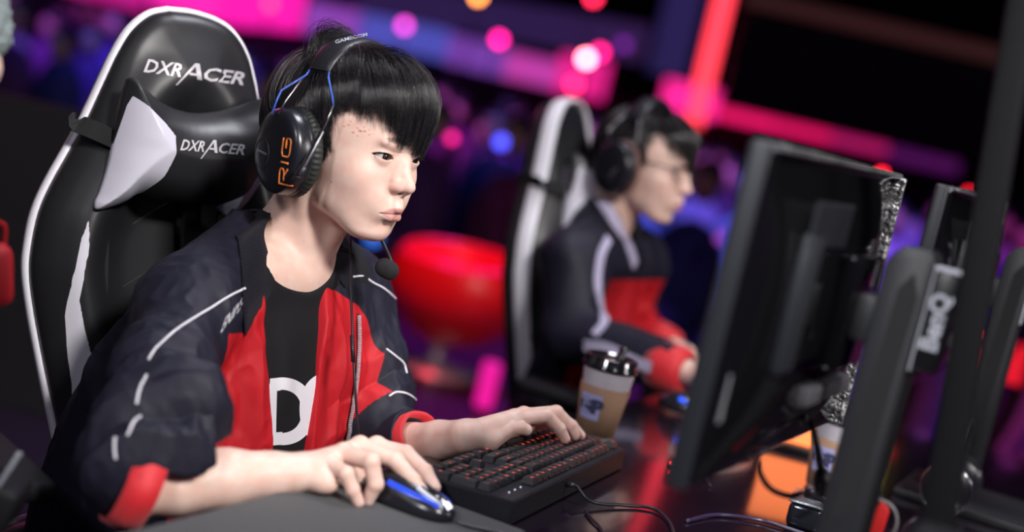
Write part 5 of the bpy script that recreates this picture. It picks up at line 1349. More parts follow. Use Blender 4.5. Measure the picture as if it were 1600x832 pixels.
    def fp(P):
        d2 = poly2(P[:, :2], poly); e = np.maximum(-d2, 0); th = .050 * (1 - np.exp(-e / .026)) + .004; z = P[:, 2] - (.075 + .0)
        zf = np.where(z > 0, z - th * 1.15, -z - th * .75); wr = vnoise(P * np.array((30, 55, 10)), 5) * .0010
        return np.maximum(d2, zf + wr) * .62
    S.op('u', fp, (poly[:, 0].min() - .02, poly[:, 1].min() - .02, .0), (poly[:, 0].max() + .02, poly[:, 1].max() + .02, .16), 0, cf.fr)
    V, Fq = S.mesh(h * .7); pil = obj_np('headrest_pillow', V, Fq, PIL_M, root); L = cf.fr.l(V)
    ww = [pp(*p) for p in [(203, 150), (212, 160), (240, 192), (253, 212), (251, 240), (240, 275), (222, 302), (196, 330), (150, 345), (140, 300), (180, 225), (196, 165)]]
    LL = L[:, :2] * 1.0; sd = poly2(LL, ww); sd = np.minimum(sd, poly2(LL, [pp(*p) for p in [(405, 232), (393, 262), (372, 298), (340, 322), (362, 350), (400, 325), (440, 270), (450, 225)]])); set_attr(pil.data, 'white', np.clip(.5 - sd / .003, 0, 1) * (L[:, 2] > (.0 if low else .045)))
    # straps
    def strap(pts, w, name='strap'):
        P = spline(pts, 24); T = np.gradient(P, axis=0); V = []
        for p, t in zip(P, T):
            s_ = unit(np.cross(unit(t), cf.n)); 
            for a, b in ((-1, 0), (1, 0), (1, 1), (-1, 1)): V.append(p + s_ * w / 2 * a + cf.n * .003 * b)
        Fc = [(i * 4 + j, i * 4 + (j + 1) % 4, (i + 1) * 4 + (j + 1) % 4, (i + 1) * 4 + j) for i in range(23) for j in range(4)] + [(0, 1, 2, 3), (92, 93, 94, 95)]
        return obj_np(name, V, Fc, STRAP, root, smooth=False)
    def q(x, y, z): a = CF.px(x, y, z); return cf.w(a[0] - _cx, a[1], z)
    strap([q(186, 222, .075), q(165, 212, .060), q(138, 200, .045), q(120, 193, .030), q(115, 190, .004), q(119, 190, -.047)], .026)
    strap([q(350, 330, .055), q(345, 380, .035), q(340, 470, .030)], .024); strap([q(157, 330, .045), q(158, 400, .042), q(154, 520, .042)], .020); strap([q(300, 318, .050), q(298, 345, .040), q(296, 420, .030)], .030)
    # embroidered lettering
    if not low:
        bb = bvh_of(bk); bp = bvh_of(pil)
        def word(bv, e0, e1, hh, name, par):
            B = MB(); parts = [('DXR', 0.0, .375), ('CER', .60, 1.0)]
            e0 = np.array(e0, float); e1 = np.array(e1, float); ex = e1 - e0; upv = np.array((.10, -1)) * hh
            for txt, a, b in parts:
                tv, tf = text_geo(txt, 1.0, 0, .022, shear=.28, res=2); tv = (tv - tv.min(0)) / np.maximum(np.ptp(tv, axis=0), 1e-9); V = []
                for v in tv:
                    p = e0 + ex * (a + (b - a) * v[0]) + upv * v[1]; h_ = hit(bv, p[0], p[1], .0008); V.append(h_[0] if h_ is not None else None)
                if any(v is None for v in V): 
                    ok = [v for v in V if v is not None]; 
                    if not ok: continue
                    V = [v if v is not None else ok[0] for v in V]
                B.add(V, tf)
            for poly in ([(.325, -.62), (.345, -.62), (.535, 1.15), (.50, 1.15)], [(.50, 1.15), (.545, 1.15), (.585, 0.0), (.535, 0.0)], [(.455, .42), (.455, .25), (.565, .25), (.56, .42)]):
                V = []; po = [np.array(p_, float) for p_ in poly]
                for k_ in range(15):
                    t_ = k_ / 14
                    for m_ in range(3):
                        s_ = m_ / 2; q_ = (po[0] * (1 - t_) + po[3] * t_) * (1 - s_) + (po[1] * (1 - t_) + po[2] * t_) * s_; p = e0 + ex * q_[0] + upv * q_[1]; h_ = hit(bv, p[0], p[1], .0014); V.append(h_[0])
                B.add(V, [(i_ * 3 + j_, i_ * 3 + j_ + 1, i_ * 3 + j_ + 4, i_ * 3 + j_ + 3) for i_ in range(14) for j_ in range(2)])
            return B.build(name, SILV, par)
        word(bb, (224, 113), (380, 134), 21, 'backrest_lettering', bk); word(bp, (281, 235), (381, 243), 17, 'pillow_lettering', pil)
    # seat, armrests, gas lift and star base
    sf = ChairFrame(cf.O, math.degrees(math.atan2(cf.n[1], cf.n[0])), 0); hz = sf.n
    def W(a, f, z): return np.array((cf.O[0], cf.O[1], 0)) + sf.l * a + hz * f + np.array((0, 0, z))
    S = SDF(); sfr = Frame(W(0, .27, .43), np.stack([sf.l, hz, (0, 0, 1)], 1))
    S.op('u', lambda P: np.sqrt((np.maximum(np.abs(P) - np.array((.20, .20, .025)), 0) ** 2).sum(1)) - .035, (-.24, -.24, -.07), (.24, .24, .07), 0, sfr)
    S.cone((-.22, -.18, .03), (-.22, .2, .02), .04, .045, .03, 'u', sfr); S.cone((.22, -.18, .03), (.22, .2, .02), .04, .045, .03, 'u', sfr)
    V, Fq = S.mesh(.010); obj_np('seat', V, Fq, CH_BLK, root)
    PL = mat('black_nylon', (.007, .007, .009), rough=.65, spec=.2) if 'black_nylon' not in bpy.data.materials else bpy.data.materials['black_nylon']
    for sx in (-1, 1):
        B = MB(); R3 = np.stack([sf.l, hz, (0, 0, 1)], 1); z_ = .685
        B.box(W(sx * .31, .22, z_), (.09, .27, .028), R3, .012, seg=3); a = B.build('armrest', PL, root, auto=50)
        B = MB(); B.box(W(sx * .31, .20, z_ - .12), (.045, .07, .21), R3, .008); B.box(W(sx * .25, .20, .42), (.16, .07, .03), R3, .006); B.build('armrest_post', PL, a, auto=50)
    B = MB(); B.lathe([(.001, .08), (.03, .08), (.03, .30), (.06, .36), (.12, .385), (.001, .39)], W(0, .25, 0), None, 20); B.build('gas_lift', PL, root, smooth=True)
    for k in range(5):
        an = k * 2 * math.pi / 5 + .3; dv = np.array((math.cos(an), math.sin(an), 0)); o = W(0, .25, 0)
        B = MB(); B.tube([o + (0, 0, .11), o + dv * .30 + (0, 0, .075)], [.03, .018], 8); lg = B.build('base_leg', PL, root, smooth=True)
        B = MB(); s_ = np.cross(dv, (0, 0, 1)); B.lathe([(.001, -.02), (.026, -.02), (.03, -.012), (.03, .012), (.026, .02), (.001, .02)], o + dv * .31 + (0, 0, .03), np.stack([dv, (0, 0, 1), s_], 1), 16); B.build('caster', PL, lg, smooth=True)
    return root
CHAIR1 = build_chair(CF, 'black racing chair with white trim and head pillow behind the front player', group=None)

# ================================================================== monitors on their stands
def build_monitor(dy, label_m, label_s, first=True):
    GL = mat('piano_black', (.004, .004, .005), rough=.08, spec=.4, coat=.3, bump=(38, .05, .0015)); MT = mat('matte_black_bezel', (.014, .016, .021), rough=.42)
    SC = mat('dark_screen_glass', (.006, .006, .010), rough=.25, emit=(.12, .16, .3), estr=.25)
    a = PD(1210, 222, 1.285); b = PD(1393, 292, 1.81); dd = unit((b - a) * (1, 1, 0)); Wd = .57; Hh = .335
    O = a + np.array((0, dy, 0)); n = np.array((dd[1], -dd[0], 0)) * 1.0            # back of the screen, away from the player
    if n[0] < 0: n = -n
    up = np.array((0, 0, 1.)); C0 = O + dd * Wd / 2 - up * Hh / 2; R3 = np.stack([dd, n, up], 1)
    root = empty('monitor', tuple(C0 - up * Hh / 2), label_m, 'monitor', 'monitors in a row on the worktop')
    def P(s, t, w): return C0 + dd * s + n * t + up * w
    B = MB(); B.box(P(0, -.013, 0), (Wd, .022, Hh), R3, .005, seg=3); fr_ = B.build('bezel', MT, root, auto=40)
    B = MB(); B.box(P(0, -.0245, .006), (Wd - .03, .0015, Hh - .04), R3); B.build('screen', SC, root)
    # bulged glossy back
    S = SDF(); fr = Frame(C0, R3)
    def fb(Q):
        x, y, z = Q.T; ex = np.abs(x) / (Wd / 2 - .006); ez = np.abs(z) / (Hh / 2 - .006)
        t = .004 + .034 * (1 - np.clip(ex, 0, 1) ** 3.0) * (1 - np.clip(ez, 0, 1) ** 2.6)
        return np.maximum(np.maximum(np.maximum(np.abs(x) - Wd / 2 + .006, np.abs(z) - Hh / 2 + .006), y - t), -y - .004) * .9
    S.op('u', fb, (-Wd / 2, -.01, -Hh / 2), (Wd / 2, .06, Hh / 2), 0, fr)
    S.op('s', lambda Q: np.maximum(np.maximum(np.abs(Q[:, 0]) - .16, np.abs(Q[:, 2] + .055) - .012), .022 - Q[:, 1]), (-.18, .0, -.08), (.18, .06, -.03), .003, fr)
    V, Fq = S.mesh(.0035); obj_np('back_cover', V, Fq, GL, root)
    B = MB()
    for s_ in np.linspace(-.20, -.05, 22): B.box(P(s_, .0335, .10), (.0028, .003, .045), R3)
    B.build('vent_slots', MT, root)
    B = MB(); B.box(P(-.175, .031, .02), (.050, .014, .14), R3, .005); B.build('cable_cover', MT, root, auto=40)
    B = MB(); B.box(P(.01, .047, .01), (.125, .022, .125), R3, .006); B.build('mount_plate', GL, root, auto=40)
    B = MB(); B.box(P(-.262, .006, -.075), (.012, .006, .05), R3, .0025); B.build('button_panel', mat('grey_buttons', (.16, .17, .19), rough=.4), root, auto=40)
    LG2 = mat('grey_ports', (.08, .08, .09), rough=.4)
    B = MB(); B.box(P(.03, .034, -.085), (.20, .018, .020), R3, .003); B.build('port_panel', LG2, root, auto=40)
    B = MB(); B.box(P(Wd / 2 - .004, .004, 0), (.007, .030, Hh - .01), R3, .002); B.box(P(0, .003, Hh / 2 - .0035), (Wd - .02, .024, .006), R3, .002); B.build('crinkled_rim', mat('crinkled_clear_film', (.22, .22, .23), rough=.18, metal=.6, bump=(90, 1.0, .012)), root)
    # stand: arm, tall column with a slot, base
    st = empty('monitor_stand', tuple(np.append((C0 + n * .118)[:2], .75)), label_s, 'stand', 'monitor stands in a row')
    GY = mat('grey_stand_plastic', (.013, .014, .017), rough=.5, bump=(900, .2, .0004)); c = P(-.012, 0, 0)
    B = MB(); B.box(c + n * .0715 + up * .01, (.055, .027, .050), R3, .004); B.build('stand_arm', GY, st, auto=40)
    zt = PD(1425, 375, 1.66)[2]; zb = .765; cc = c + n * .112; cc = np.array((cc[0], cc[1], 0))
    prof = [(-.034, zb), (.014, zb), (.016, zt - .012), (.010, zt), (-.020, zt), (-.034, zt - .020)]
    B = MB(); B.prism([(p[0], p[1]) for p in prof], (n, up, dd), cc, .060, bev=.004); col = B.build('column', GY, st, auto=40)
    B = MB(); B.prism([(-.022, zt - .30), (.002, zt - .28), (.008, zt - .05), (-.002, zt - .025), (-.014, zt - .045)], (n, up, dd), cc, .0605); B.build('column_slot', mat('slot_black', (.004, .004, .005), rough=.8), col)
    B = MB(); B.prism([(-.10, -.11), (.13, -.11), (.16, -.06), (.16, .06), (.13, .11), (-.10, .11)], (n, dd, up), np.array((cc[0], cc[1], .7575)), .014, bev=.004); B.build('stand_base', GY, st, auto=40)
    # white logo plate on the side of the column
    WP = mat('pale_logo_plate', (.72, .73, .80), rough=.4); pc = cc + n * .030 + up * (zt - .070) - dd * .010
    B = MB(); B.box(pc - n * .0175 - dd * .012, (.004, .0105, .112), R3, .0012); B.box(pc + up * .0550, (.030, .032, .004), R3, .0015); pl = B.build('logo_plate', WP, st, auto=40)
    B = MB(); B.box(pc - n * .0, (.024, .026, .106), R3, .003); B.build('logo_block', mat('logo_black', (.01, .01, .012), rough=.35), st, auto=40)
    tv, tf = text_geo('BenQ', .026, 0, .0008); V = pc - dd * .0135 + tv[:, :1] * up + tv[:, 1:2] * -n
    B = MB(); B.add(V, tf); B.build('logo_lettering', WP, pl)
    return root, st, dict(P=P, dd=dd, n=n, up=up, cc=cc, zt=zt)
MON1, ST1, MI = build_monitor(0, 'glossy black monitor seen from behind, nearest the camera', 'tall grey monitor stand in front, with pale logo plate on top')
build_monitor(1.0, 'glossy black monitor behind the black post, partly hidden', 'second grey monitor stand, at the right edge behind the black post', False)
# cables hanging from the monitor
CB = HS['cable']
root = empty('power_cable', tuple(PD(1280, 640, 1.62)), 'black plug and cable hanging down behind the monitor to the worktop', 'cable')
p0 = PD(1268, 655, 1.62); p1 = PD(1276, 695, 1.62); p2 = PD(1283, 735, 1.63); B = MB(); B.tube([p0, p1, p2], [.0035, .004, .0045], 10); B.build('cable_cord', CB, root, smooth=True)
B = MB(); d = unit(p2 - p1); B.tube([p2, p2 + d * .012, p2 + d * .030], [.007, .0115, .0115], 12); B.build('plug_body', CB, root, smooth=True)
B = MB(); B.tube(spline([PD(1184, 724, 1.52), PD(1188, 742, 1.54), PD(1205, 765, 1.57), PD(1235, 776, 1.62), PD(1262, 772, 1.66), PZ(1300, 790, .757)], 50), .0034, 8); o = B.build('video_cable', CB, smooth=True); tag(o, 'black video cable looping under the monitor in front of the orange glow', 'cable')
# small metal headset amplifier under the stand
root = empty('sound_card', tuple(PZ(1262, 815, .75)), 'small glossy headset amplifier on the worktop beside the stand foot', 'amplifier'); c = PZ(1262, 800, .77)
B = MB(); R3 = rotm(8); B.box((c[0], c[1], .769), (.05, .085, .036), R3, .008, seg=3); B.build('amplifier_body', mat('dark_chrome', (.03, .035, .045), rough=.12, metal=.6), root, auto=50)
B = MB(); B.box((c[0], c[1], .789), (.054, .089, .004), R3, .0018); B.build('amplifier_top', mat('grey_metal_top', (.30, .31, .33), rough=.3, metal=.8), root, auto=50)
B = MB(); c2 = np.array((c[0], c[1], .79)); B.lathe([(.001, .014), (.009, .014), (.011, .011), (.011, 0)], c2, None, 24); B.build('volume_knob', HS['shell'], root, smooth=True)
B = MB(); B.box(PZ(1050, 724, .753), (.012, .03, .006), rotm(15), .002); o = B.build('usb_plug', CB, auto=40); tag(o, 'tiny plug with red light lying on the worktop left of the monitor foot', 'plug')
B = MB(); B.box(PZ(1049, 724, .7575), (.003, .004, .0012), None); B.build('red_light_dot', mat('red_dot', (.2, 0, 0), emit=(1, .02, .02), estr=6), o)
B = MB(); B.tube(spline([PZ(1052, 724, .754), PZ(1075, 726, .753), PZ(1095, 740, .753), PZ(1110, 760, .753)], 20), .002, 8); B.build('plug_cable', CB, o, smooth=True)
B = MB(); B.tube(spline([PZ(1072, 815, .753), PZ(1120, 805, .754), PZ(1180, 812, .754), PZ(1230, 826, .754), PZ(1300, 850, .754)], 40), .003, 8); o = B.build('loose_cable', mat('violet_sheen_cable', (.03, .02, .05), rough=.25), smooth=True); tag(o, 'loose dark cable lying along the bottom edge below the monitor', 'cable')
B = MB(); B.tube(spline([PZ(915, 800, .753), PZ(925, 812, .753), PZ(938, 826, .753), PZ(945, 850, .753)], 20), .002, 8); o = B.build('thin_cable', CB, smooth=True); tag(o, 'thin dark cable on the worktop left of the keyboard cord', 'cable')
# red lidded gadget low right, loops of headphone wire behind the stand
B = MB(); c = PD(1372, 815, 1.60); A = np.linspace(-.6, 3.2, 30); s1 = unit(ray(1372, 815)); ax_ = unit(np.cross(s1, (0, 0, 1))); up_ = np.cross(ax_, s1)
B.tube([c + ax_ * .020 * math.cos(t) + np.array((0, 0, 1)) * .024 * math.sin(t) for t in A], .0017, 8); o = B.build('wire_loop', mat('pale_wire', (.20, .19, .20), rough=.4), smooth=True); tag(o, 'pale loop of wire at the bottom edge right of the stand column', 'wire')
B = MB(); B.prism([(-.016, -.02), (.012, -.02), (.014, .018), (.002, .026)], (ax_, np.array((0, 0, 1.)), s1), PD(1366, 815, 1.66), .03, bev=.003); o = B.build('red_connector', mat('red_plastic', (.55, .02, .02), rough=.4), auto=40); tag(o, 'small red connector inside the wire loop at the bottom edge', 'connector')
# black post and case in the right foreground
PM = mat('black_post_paint', (.004, .004, .005), rough=.6, spec=.15, bump=(60, .2, .001))
a = PD(1462, 832, 1.44); b_ = PD(1594, 42, 1.44); d_ = unit(b_ - a); a = a - d_ * ((a[2] - .756) / d_[2]); b_ = a + d_ * 1.3; s_ = unit(np.cross(d_, (1, 0, 0))); B = MB(); B.box((a + b_) / 2, (.030, .040, 1.3), np.stack([np.cross(s_, d_), s_, d_], 1), .004); o = B.build('black_post', PM, auto=40); tag(o, 'tall black post standing on the worktop near the right edge', 'post')
B = MB(); B.box((a[0], a[1], .757), (.10, .10, .012), None, .003); B.build('post_foot', PM, o)
a = PD(1560, 745, 1.12); B = MB(); B.box((a[0] + .02, a[1] + .02, .75 + .115), (.14, .20, .23), rotm(10), .01, seg=3); o = B.build('equipment_case', mat('black_case', (.010, .010, .013), rough=.45), auto=50); tag(o, 'black equipment case filling the lower right corner', 'case')
B = MB(); B.box((a[0] + .02, a[1] + .02, .75 + .232), (.06, .02, .012), rotm(10), .004); B.build('case_handle', PM, o, auto=50)
# headphone hanging beyond the stand
def hung_headphones():
    c = PD(1515, 655, 2.35); t = empty('hanging_headphones', (c[0], c[1], .75), 'headphones standing on the worktop behind the black post', 'headset'); CHR = mat('chrome_ring', (.6, .6, .65), rough=.15, metal=1)
    z = .75
    for s in (-1, 1):
        q = c * (1, 1, 0) + np.array((0, .05 * s, z + .045)); B = MB(); B.lathe([(.001, -.012), (.036, -.012), (.042, -.004), (.042, .006), (.034, .014), (.001, .016)], q, np.array([[1, 0, 0], [0, 0, 1], [0, 1, 0]], float), 28); B.build('ear_cup', HS['shell'], t, smooth=True)
        B = MB(); B.tube([q + np.array((.040 * math.cos(k), s * .012, .040 * math.sin(k))) for k in np.linspace(0, 2 * math.pi, 25)], .0016, 6, cap=False); B.build('chrome_ring', CHR, t, smooth=True)
    B = MB(); B.tube([c * (1, 1, 0) + np.array((0, .055 * math.cos(k), z + .07 + .085 * math.sin(k))) for k in np.linspace(0, math.pi, 24)], .006, 8); B.build('headband', HS['pad'], t, smooth=True)
hung_headphones()
# red stage uprights glimpsed between the stands
for (x, y, lb) in [(1512, 600, 'red light bar just right of the black post'), (1558, 605, 'red light bar between the black post and the second stand'), (1585, 595, 'red light bar at the right edge')]:
    c = PD(x, y, 5.5); B = MB(); B.box(c, (.05, .05, .28), None, .012); o = B.build('red_light_bar', emis('red_bar', (1, .01, .03), .8), auto=40); tag(o, lb, 'lamp', 'red light bars beyond the desk')
    B = MB(); B.box((c[0], c[1], (c[2] - .14) / 2), (.03, .03, c[2] - .14), None, .004); B.build('bar_stand', PM, o)

# ================================================================== the second player, one seat further
H2R = rotm(-4, 1, 0); _e = PD(1058, 268, 3.02); HF2 = Frame(_e - H2R @ np.array((.088, -.031, .018)), H2R)
def build_second():
    root = empty('person', (-1.2, 2.9, .45), 'player in glasses and headset one seat further, red and black jacket', 'person')
    t = HF2.t; S = SDF(); head_sdf(S, HF2, .85)
    S.cone(HF2.w((-.026, 0, -.035)), HF2.w((-.060, 0, -.13)), .054, .058, .02)
    cx, cy = t[0] - .045, t[1]
    zs = t[2]
    shR = np.array((cx + .0, cy - .155, zs - .215)); shL = np.array((cx + .02, cy + .155, zs - .215))
    S.cone(shR, shL, .06, .06, .03); S.ell((cx, cy, zs - .36), (.062, .11, .17), .04); S.ell((cx - .03, cy, zs - .56), (.07, .11, .13), .04)
    elR = np.array((cx + .05, cy - .20, .79)); wrR = PD(1085, 585, 2.74)
    S.chain([shR, elR, elR + (wrR - elR) * .5, wrR], [.045, .038, .032, .024], .01)
    d = unit(wrR - elR); s_ = unit(np.cross(d, (0, 0, 1)))
    S.cone(wrR, wrR + d * .07 + (0, 0, .002), .024, .022, .012, flat=((0, 0, 1), .7))
    for k in range(4):
        o = s_ * (.024 - .016 * k); a = wrR + d * .075 + o; S.chain([a, a + d * .035 + (0, 0, .008), a + d * .060 - (0, 0, .006), a + d * .072 - (0, 0, .020)], [.0100, .0092, .0082, .0070], .002)
    a = wrR + d * .02 - s_ * .022; S.chain([a, a + d * .03 - s_ * .012, a + d * .055 - s_ * .012 - (0, 0, .012)], [.012, .0105, .0085], .004)
    elL = np.array((cx + .02, cy + .18, .79)); wrL = np.array((cx + .23, cy + .05, .785)); d2 = unit(wrL - elL); s2 = unit(np.cross(d2, (0, 0, 1)))
    S.chain([shL, elL, elL + (wrL - elL) * .5, wrL], [.045, .038, .032, .024], .01); S.cone(wrL, wrL + d2 * .07, .024, .022, .012, flat=((0, 0, 1), .7))
    for k in range(4):
        o = s2 * (.024 - .016 * k); a = wrL + d2 * .075 + o; S.chain([a, a + d2 * .035 + (0, 0, .008), a + d2 * .060 - (0, 0, .006)], [.0100, .0092, .0078], .002)
    a = wrL + d2 * .02 + s2 * .022; S.chain([a, a + d2 * .03 + s2 * .012, a + d2 * .055 + s2 * .010], [.012, .0105, .0085], .004)
    V, Fq = S.mesh(.0026); b = seal(obj_np('body', V, Fq, SKIN, root))
    for k, v in head_attrs(HF2.l(V)).items():
        m = (HF2.l(V)[:, 2] > -.12) & (HF2.l(V)[:, 0] > 0); set_attr(b.data, k, v * m * (0 if k == 'spot' else 1))
    set_attr(b.data, 'nail', np.zeros(len(V)))
    for sy in (1, -1): eyeball(HF2, sy, root)
    hair_builder(HF2, root, lambda ph: zend1(ph) - 14 * np.exp(-(ph / 1.2) ** 2), lambda al, ph: H1(al, ph) * .75, n_clumps=260, per=14, r0=.0005, seed=12, fly=0, res=9)
    # glasses
    G = mat('dark_glasses_frame', (.02, .02, .03), rough=.3); GT = mat('clear_lens', (.9, .9, .95), rough=.03, trans=1.0, alpha=.25); g = empty('eyeglasses', tuple(HF2.w((.1, 0, .02))), 'thin dark framed glasses on the second player', 'glasses')
    for sy in (-1, 1):
        B = MB(); P = [HF2.w((.104 - .010 * abs(math.cos(k)), sy * .033 + .025 * math.cos(k), .016 + .018 * math.sin(k))) for k in np.linspace(0, 2 * math.pi, 33)]; B.tube(P, .0014, 6, cap=False); rm = B.build('lens_rim', G, g, smooth=True)
        B = MB(); B.add(P[:-1], [tuple(range(32))]); B.build('lens', GT, rm)
        B = MB(); B.tube([HF2.w((.096, sy * .059, .022)), HF2.w((.05, sy * .076, .024)), HF2.w((.0, sy * .080, .014))], .0014, 6); B.build('temple_arm', G, g, smooth=True)
    B = MB(); B.tube([HF2.w((.101, -.009, .020)), HF2.w((.108, 0, .022)), HF2.w((.101, .009, .020))], .0013, 6); B.build('bridge', G, g, smooth=True)
    # jacket
    J = SDF(); J.cone(shR, shL, .068, .068, .03); J.cone(shR + (0, .03, .01), HF2.w((-.075, -.02, -.115)), .05, .055, .04); J.cone(shL + (0, -.03, .01), HF2.w((-.075, .02, -.115)), .05, .055, .04)
    J.ell((cx, cy, zs - .36), (.088, .145, .22), .06); J.ell((cx - .03, cy, zs - .60), (.095, .145, .20), .06)
    e1 = elR + (wrR - elR) * .86; e2 = elL + (wrL - elL) * .62
    J.chain([shR, elR + (0, 0, .01), e1], [.068, .058, .044], .03); J.chain([shL, elL + (0, 0, .01), e2], [.068, .058, .044], .03)
    J.op('a', lambda P: -folds(P, 0, .007, 0, np.array((9, 14, 8)), 31), (cx - .3, cy - .4, .4), (cx + .35, cy + .4, 1.3))
    for e, d_ in ((e1, d), (e2, d2)):
        J.op('s', lambda P, e=e, d_=d_: np.maximum(np.linalg.norm((P - e) - ((P - e) @ d_)[:, None] * d_, axis=1) - .034, -((P - e) @ d_) - .07), e - .1, e + d_ * .1 + .06, .003)
        J.op('s', lambda P, e=e, d_=d_: -((P - e) @ d_), e - .05, e + d_ * .1 + .06, .003)
    J.op('s', lambda P: np.maximum(np.linalg.norm((P - HF2.w((-.06, 0, -.12))) * (1, 1, 0), axis=1) - .064, HF2.w((0, 0, -.17))[2] - P[:, 2]), t - .2, t + .15, .004)
    V, Fq = J.mesh(.0045); nv = bpy.data.materials['navy_nylon']; jk = obj_np('jacket', V, Fq, nv, root)
    bv = bvh_of(jk)
    Pm = (V - CH) @ CAM_M; 
    # red chest panels: the front of the torso between the seams
    Q = V - np.array((cx, cy, 0)); fr_ = (Q[:, 0] > .045) & (np.abs(Q[:, 1]) < .17); armd = np.linalg.norm(V - elR, axis=1)
    pn = np.minimum.reduce([(Q[:, 0] - .030) / .01, (.155 - np.abs(Q[:, 1])) / .01, (zs - .235 - V[:, 2]) / .01]) ; tt = np.clip(((V - elR) @ d) / 1, 0, .3); da = np.linalg.norm(V - elR - tt[:, None] * d, axis=1)
    pn = np.where((da < .066) , 0, np.clip(pn * .5 + .5, 0, 1)); set_attr(jk.data, 'panel', pn); set_attr(jk.data, 'patch', np.zeros(len(V)))
    RC = bpy.data.materials['red_cuff_cloth']; WP = mat('pale_stripe_cloth', (.45, .42, .58), rough=.6)
    for e, d_ in ((e1, d), (e2, d2)):
        B = MB(); u = unit(np.cross(d_, (0, 0, 1))); B.lathe([(.030, .03), (.036, .03), (.046, .015), (.050, -.02), (.049, -.045), (.042, -.045)], e, np.stack([u, np.cross(d_, u), d_], 1), 28); B.build('cuff', RC, jk, smooth=True)
    def stripe(pts, w, name):
        h_ = hit_path(bv, pts, .003, 40)
        if len(h_) < 4: return
        P = np.array([q[0] for q in h_]); N = [q[1] for q in h_]; V = []
        T = np.gradient(P, axis=0)
        for p, tn, nn in zip(P, T, N):
            s = unit(np.cross(tn, nn)); V += [p - s * w / 2, p + s * w / 2, p + s * w / 2 + nn * .003, p - s * w / 2 + nn * .003]
        n = len(P); B = MB(); B.add(V, [(i * 4 + j, i * 4 + (j + 1) % 4, (i + 1) * 4 + (j + 1) % 4, (i + 1) * 4 + j) for i in range(n - 1) for j in range(4)]); B.build(name, WP, jk)
    stripe([(936, 312), (958, 345), (978, 380), (990, 415)], .030, 'collar_stripe'); stripe([(949, 374), (937, 400), (932, 440), (937, 480), (945, 505), (930, 525)], .018, 'sleeve_stripe')
    stripe([(915, 540), (950, 545), (985, 562), (1020, 575)], .022, 'sleeve_stripe')
    return root
P2 = build_second()
HEADSET2 = build_headset(HF2, 'dark headset with brown ear cushions worn by the second player', detail=False)
for ch in HEADSET2.children:
    if ch.name.startswith('ear_cushion'): ch.data.materials[0] = mat('brown_cushion', (.16, .07, .06), rough=.6)
_t = PD(885, 158, 3.22); _h = OUT[:, 1].max(); _f = ChairFrame((0, 0, 0), 3, 9); CF2 = ChairFrame(_t - _f.u * _h, 3, 9)
CHAIR2 = build_chair(CF2, 'second racing chair with white trim, behind the player in glasses', low=True, group=None)
m2 = PD(1090, 608, 2.62); build_mouse((m2[0] - .01, m2[1] + .02), 0, 'glowing blue white mouse under the hand of the second player', False)
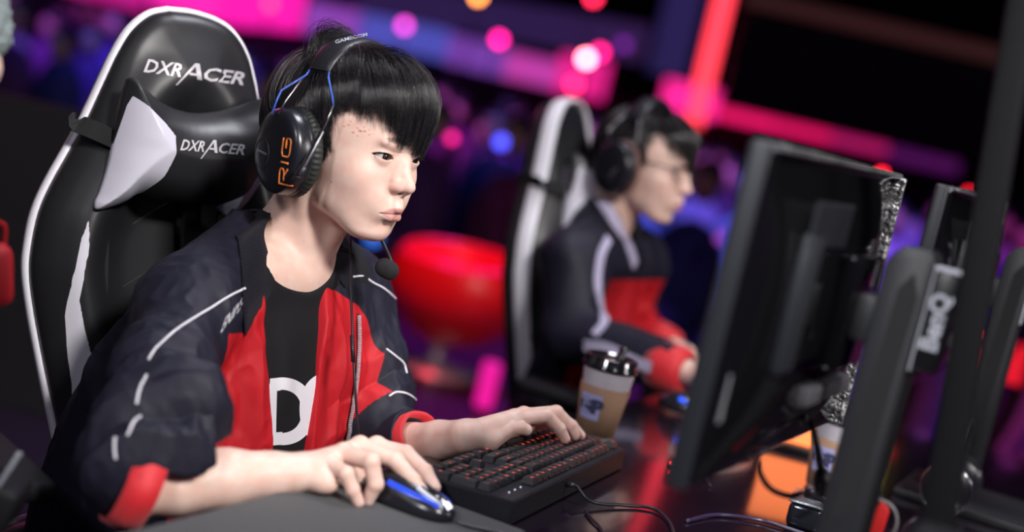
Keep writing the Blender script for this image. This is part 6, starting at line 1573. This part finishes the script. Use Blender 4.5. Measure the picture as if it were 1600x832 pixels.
# ------------------------------------------------------------------ someone standing at the left edge
def bystander():
    el = PD(-33, 105, 2.5); x, y = el[0] - .15, el[1] - .17; root = empty('person', (x, y, 0), 'person in black at the left edge, bare arm hanging, only a sliver visible', 'person')
    S = SDF(); sh = el + np.array((-.10, .0, .27)); wr = el + np.array((.03, -.05, -.23))
    S.ell((x, y, 1.63), (.095, .08, .12)); S.cone((x - .02, y, 1.40), (x, y, 1.56), .055, .05, .03)
    S.ell((x - .02, y, 1.18), (.09, .14, .22), .04); S.ell((x - .02, y, .96), (.09, .13, .14), .05); S.cone((x - .02, y - .12, 1.36), (x - .02, y + .12, 1.36), .05, .05, .03)
    for s in (-1, 1):
        S.chain([(x - .02, y + .09 * s, .90), (x, y + .10 * s, .50), (x - .02, y + .10 * s, .10)], [.07, .05, .040], .03); S.cone((x - .04, y + .10 * s, .05), (x + .12, y + .11 * s, .035), .035, .028, .02)
    for (a0, a1, a2) in ((sh, el, wr), (sh * (1, 0, 1) + (0, 2 * y - sh[1], 0), el * (1, 0, 1) + (-.08, 2 * y - el[1], 0), wr * (1, 0, 1) + (-.06, 2 * y - wr[1], 0))):
        S.chain([(x - .02, y, 1.36), a0, a1, a2], [.045, .045, .036, .025], .02); d = unit(a2 - a1)
        for k in range(4): a = a2 + d * .07 + np.array((.016 * k - .024, 0, 0)); S.cone(a2, a, .02, .012, .006); S.chain([a, a + d * .045, a + d * .075], [.010, .009, .007], .002)
        S.chain([a2, a2 + d * .05 + (.03, 0, 0), a2 + d * .08 + (.035, 0, 0)], [.014, .011, .009], .004)
    V, Fq = S.mesh(.006); b = obj_np('body', V, Fq, SKIN, root)
    for k in ('lip', 'spot', 'dark', 'blush', 'nail'): set_attr(b.data, k, np.zeros(len(V)))
    BK = mat('black_clothing', (.008, .008, .010), rough=.8); J = SDF(); J.ell((x - .02, y, 1.18), (.115, .165, .26), .04); J.ell((x - .02, y, .95), (.12, .16, .18), .05); J.cone((x - .02, y - .12, 1.35), (x - .02, y + .12, 1.35), .066, .066, .03)
    for s in (-1, 1): J.chain([(x - .02, y + .09 * s, .92), (x, y + .10 * s, .50), (x - .02, y + .10 * s, .12)], [.095, .075, .065], .03)
    V, Fq = J.mesh(.008); obj_np('dark_clothes', V, Fq, BK, root)
    K = SDF(); K.cone(sh + (-.01, -.01, .02), el + (sh - el) * .22, .068, .060, .02); K.op('a', lambda P: vnoise(P * 90, 3) * .006, sh - .2, sh + .25)
    V, Fq = K.mesh(.005); obj_np('knitted_sleeve', V, Fq, mat('grey_knit', (.25, .30, .30), rough=.9, bump=(120, 1, .004)), root)
    HB = SDF(); HB.ell((x - .01, y, 1.66), (.11, .095, .12)); V, Fq = HB.mesh(.01); obj_np('hair', V, Fq, HAIRM, root)
    c = PD(-18, 405, 2.4); B = MB(); B.box(c - (.0, .0, .03), (.05, .09, .11), rotm(-20, 0, 12), .02, seg=3); o = B.build('red_bag', mat('red_bag_cloth', (.70, .02, .03), rough=.6), auto=50); tag(o, 'red cloth bag at the left edge, held beside the black partition', 'bag')
    B = MB(); B.tube(spline([c + (0, -.03, .02), c + (0, -.02, .06), c + (0, .02, .06), c + (0, .03, .02)], 20), .004, 6); B.build('bag_handle', o.data.materials[0], o, smooth=True)
bystander()
# armrest of an empty chair at the lower left
o = empty('chair_armrest', tuple(PD(0, 800, 1.5)), 'black armrest with pale edge in the lower left corner', 'armrest'); PLN = bpy.data.materials['black_nylon']
a = PD(2, 752, 1.55); B = MB(); B.box(a + (-.02, -.02, -.01), (.11, .07, .05), rotm(30, 14), .008, seg=3); B.build('arm_pad', PLN, o, auto=50)
B = MB(); B.box(PD(14, 735, 1.52), (.006, .012, .045), rotm(30, 20, -12), .002); B.build('pale_edge', mat('grey_edge', (.18, .19, .22), rough=.4), o, auto=50)
B = MB(); B.box(a + (-.02, -.02, -.38), (.05, .05, .70), None, .006); B.build('arm_post', PLN, o, auto=50)
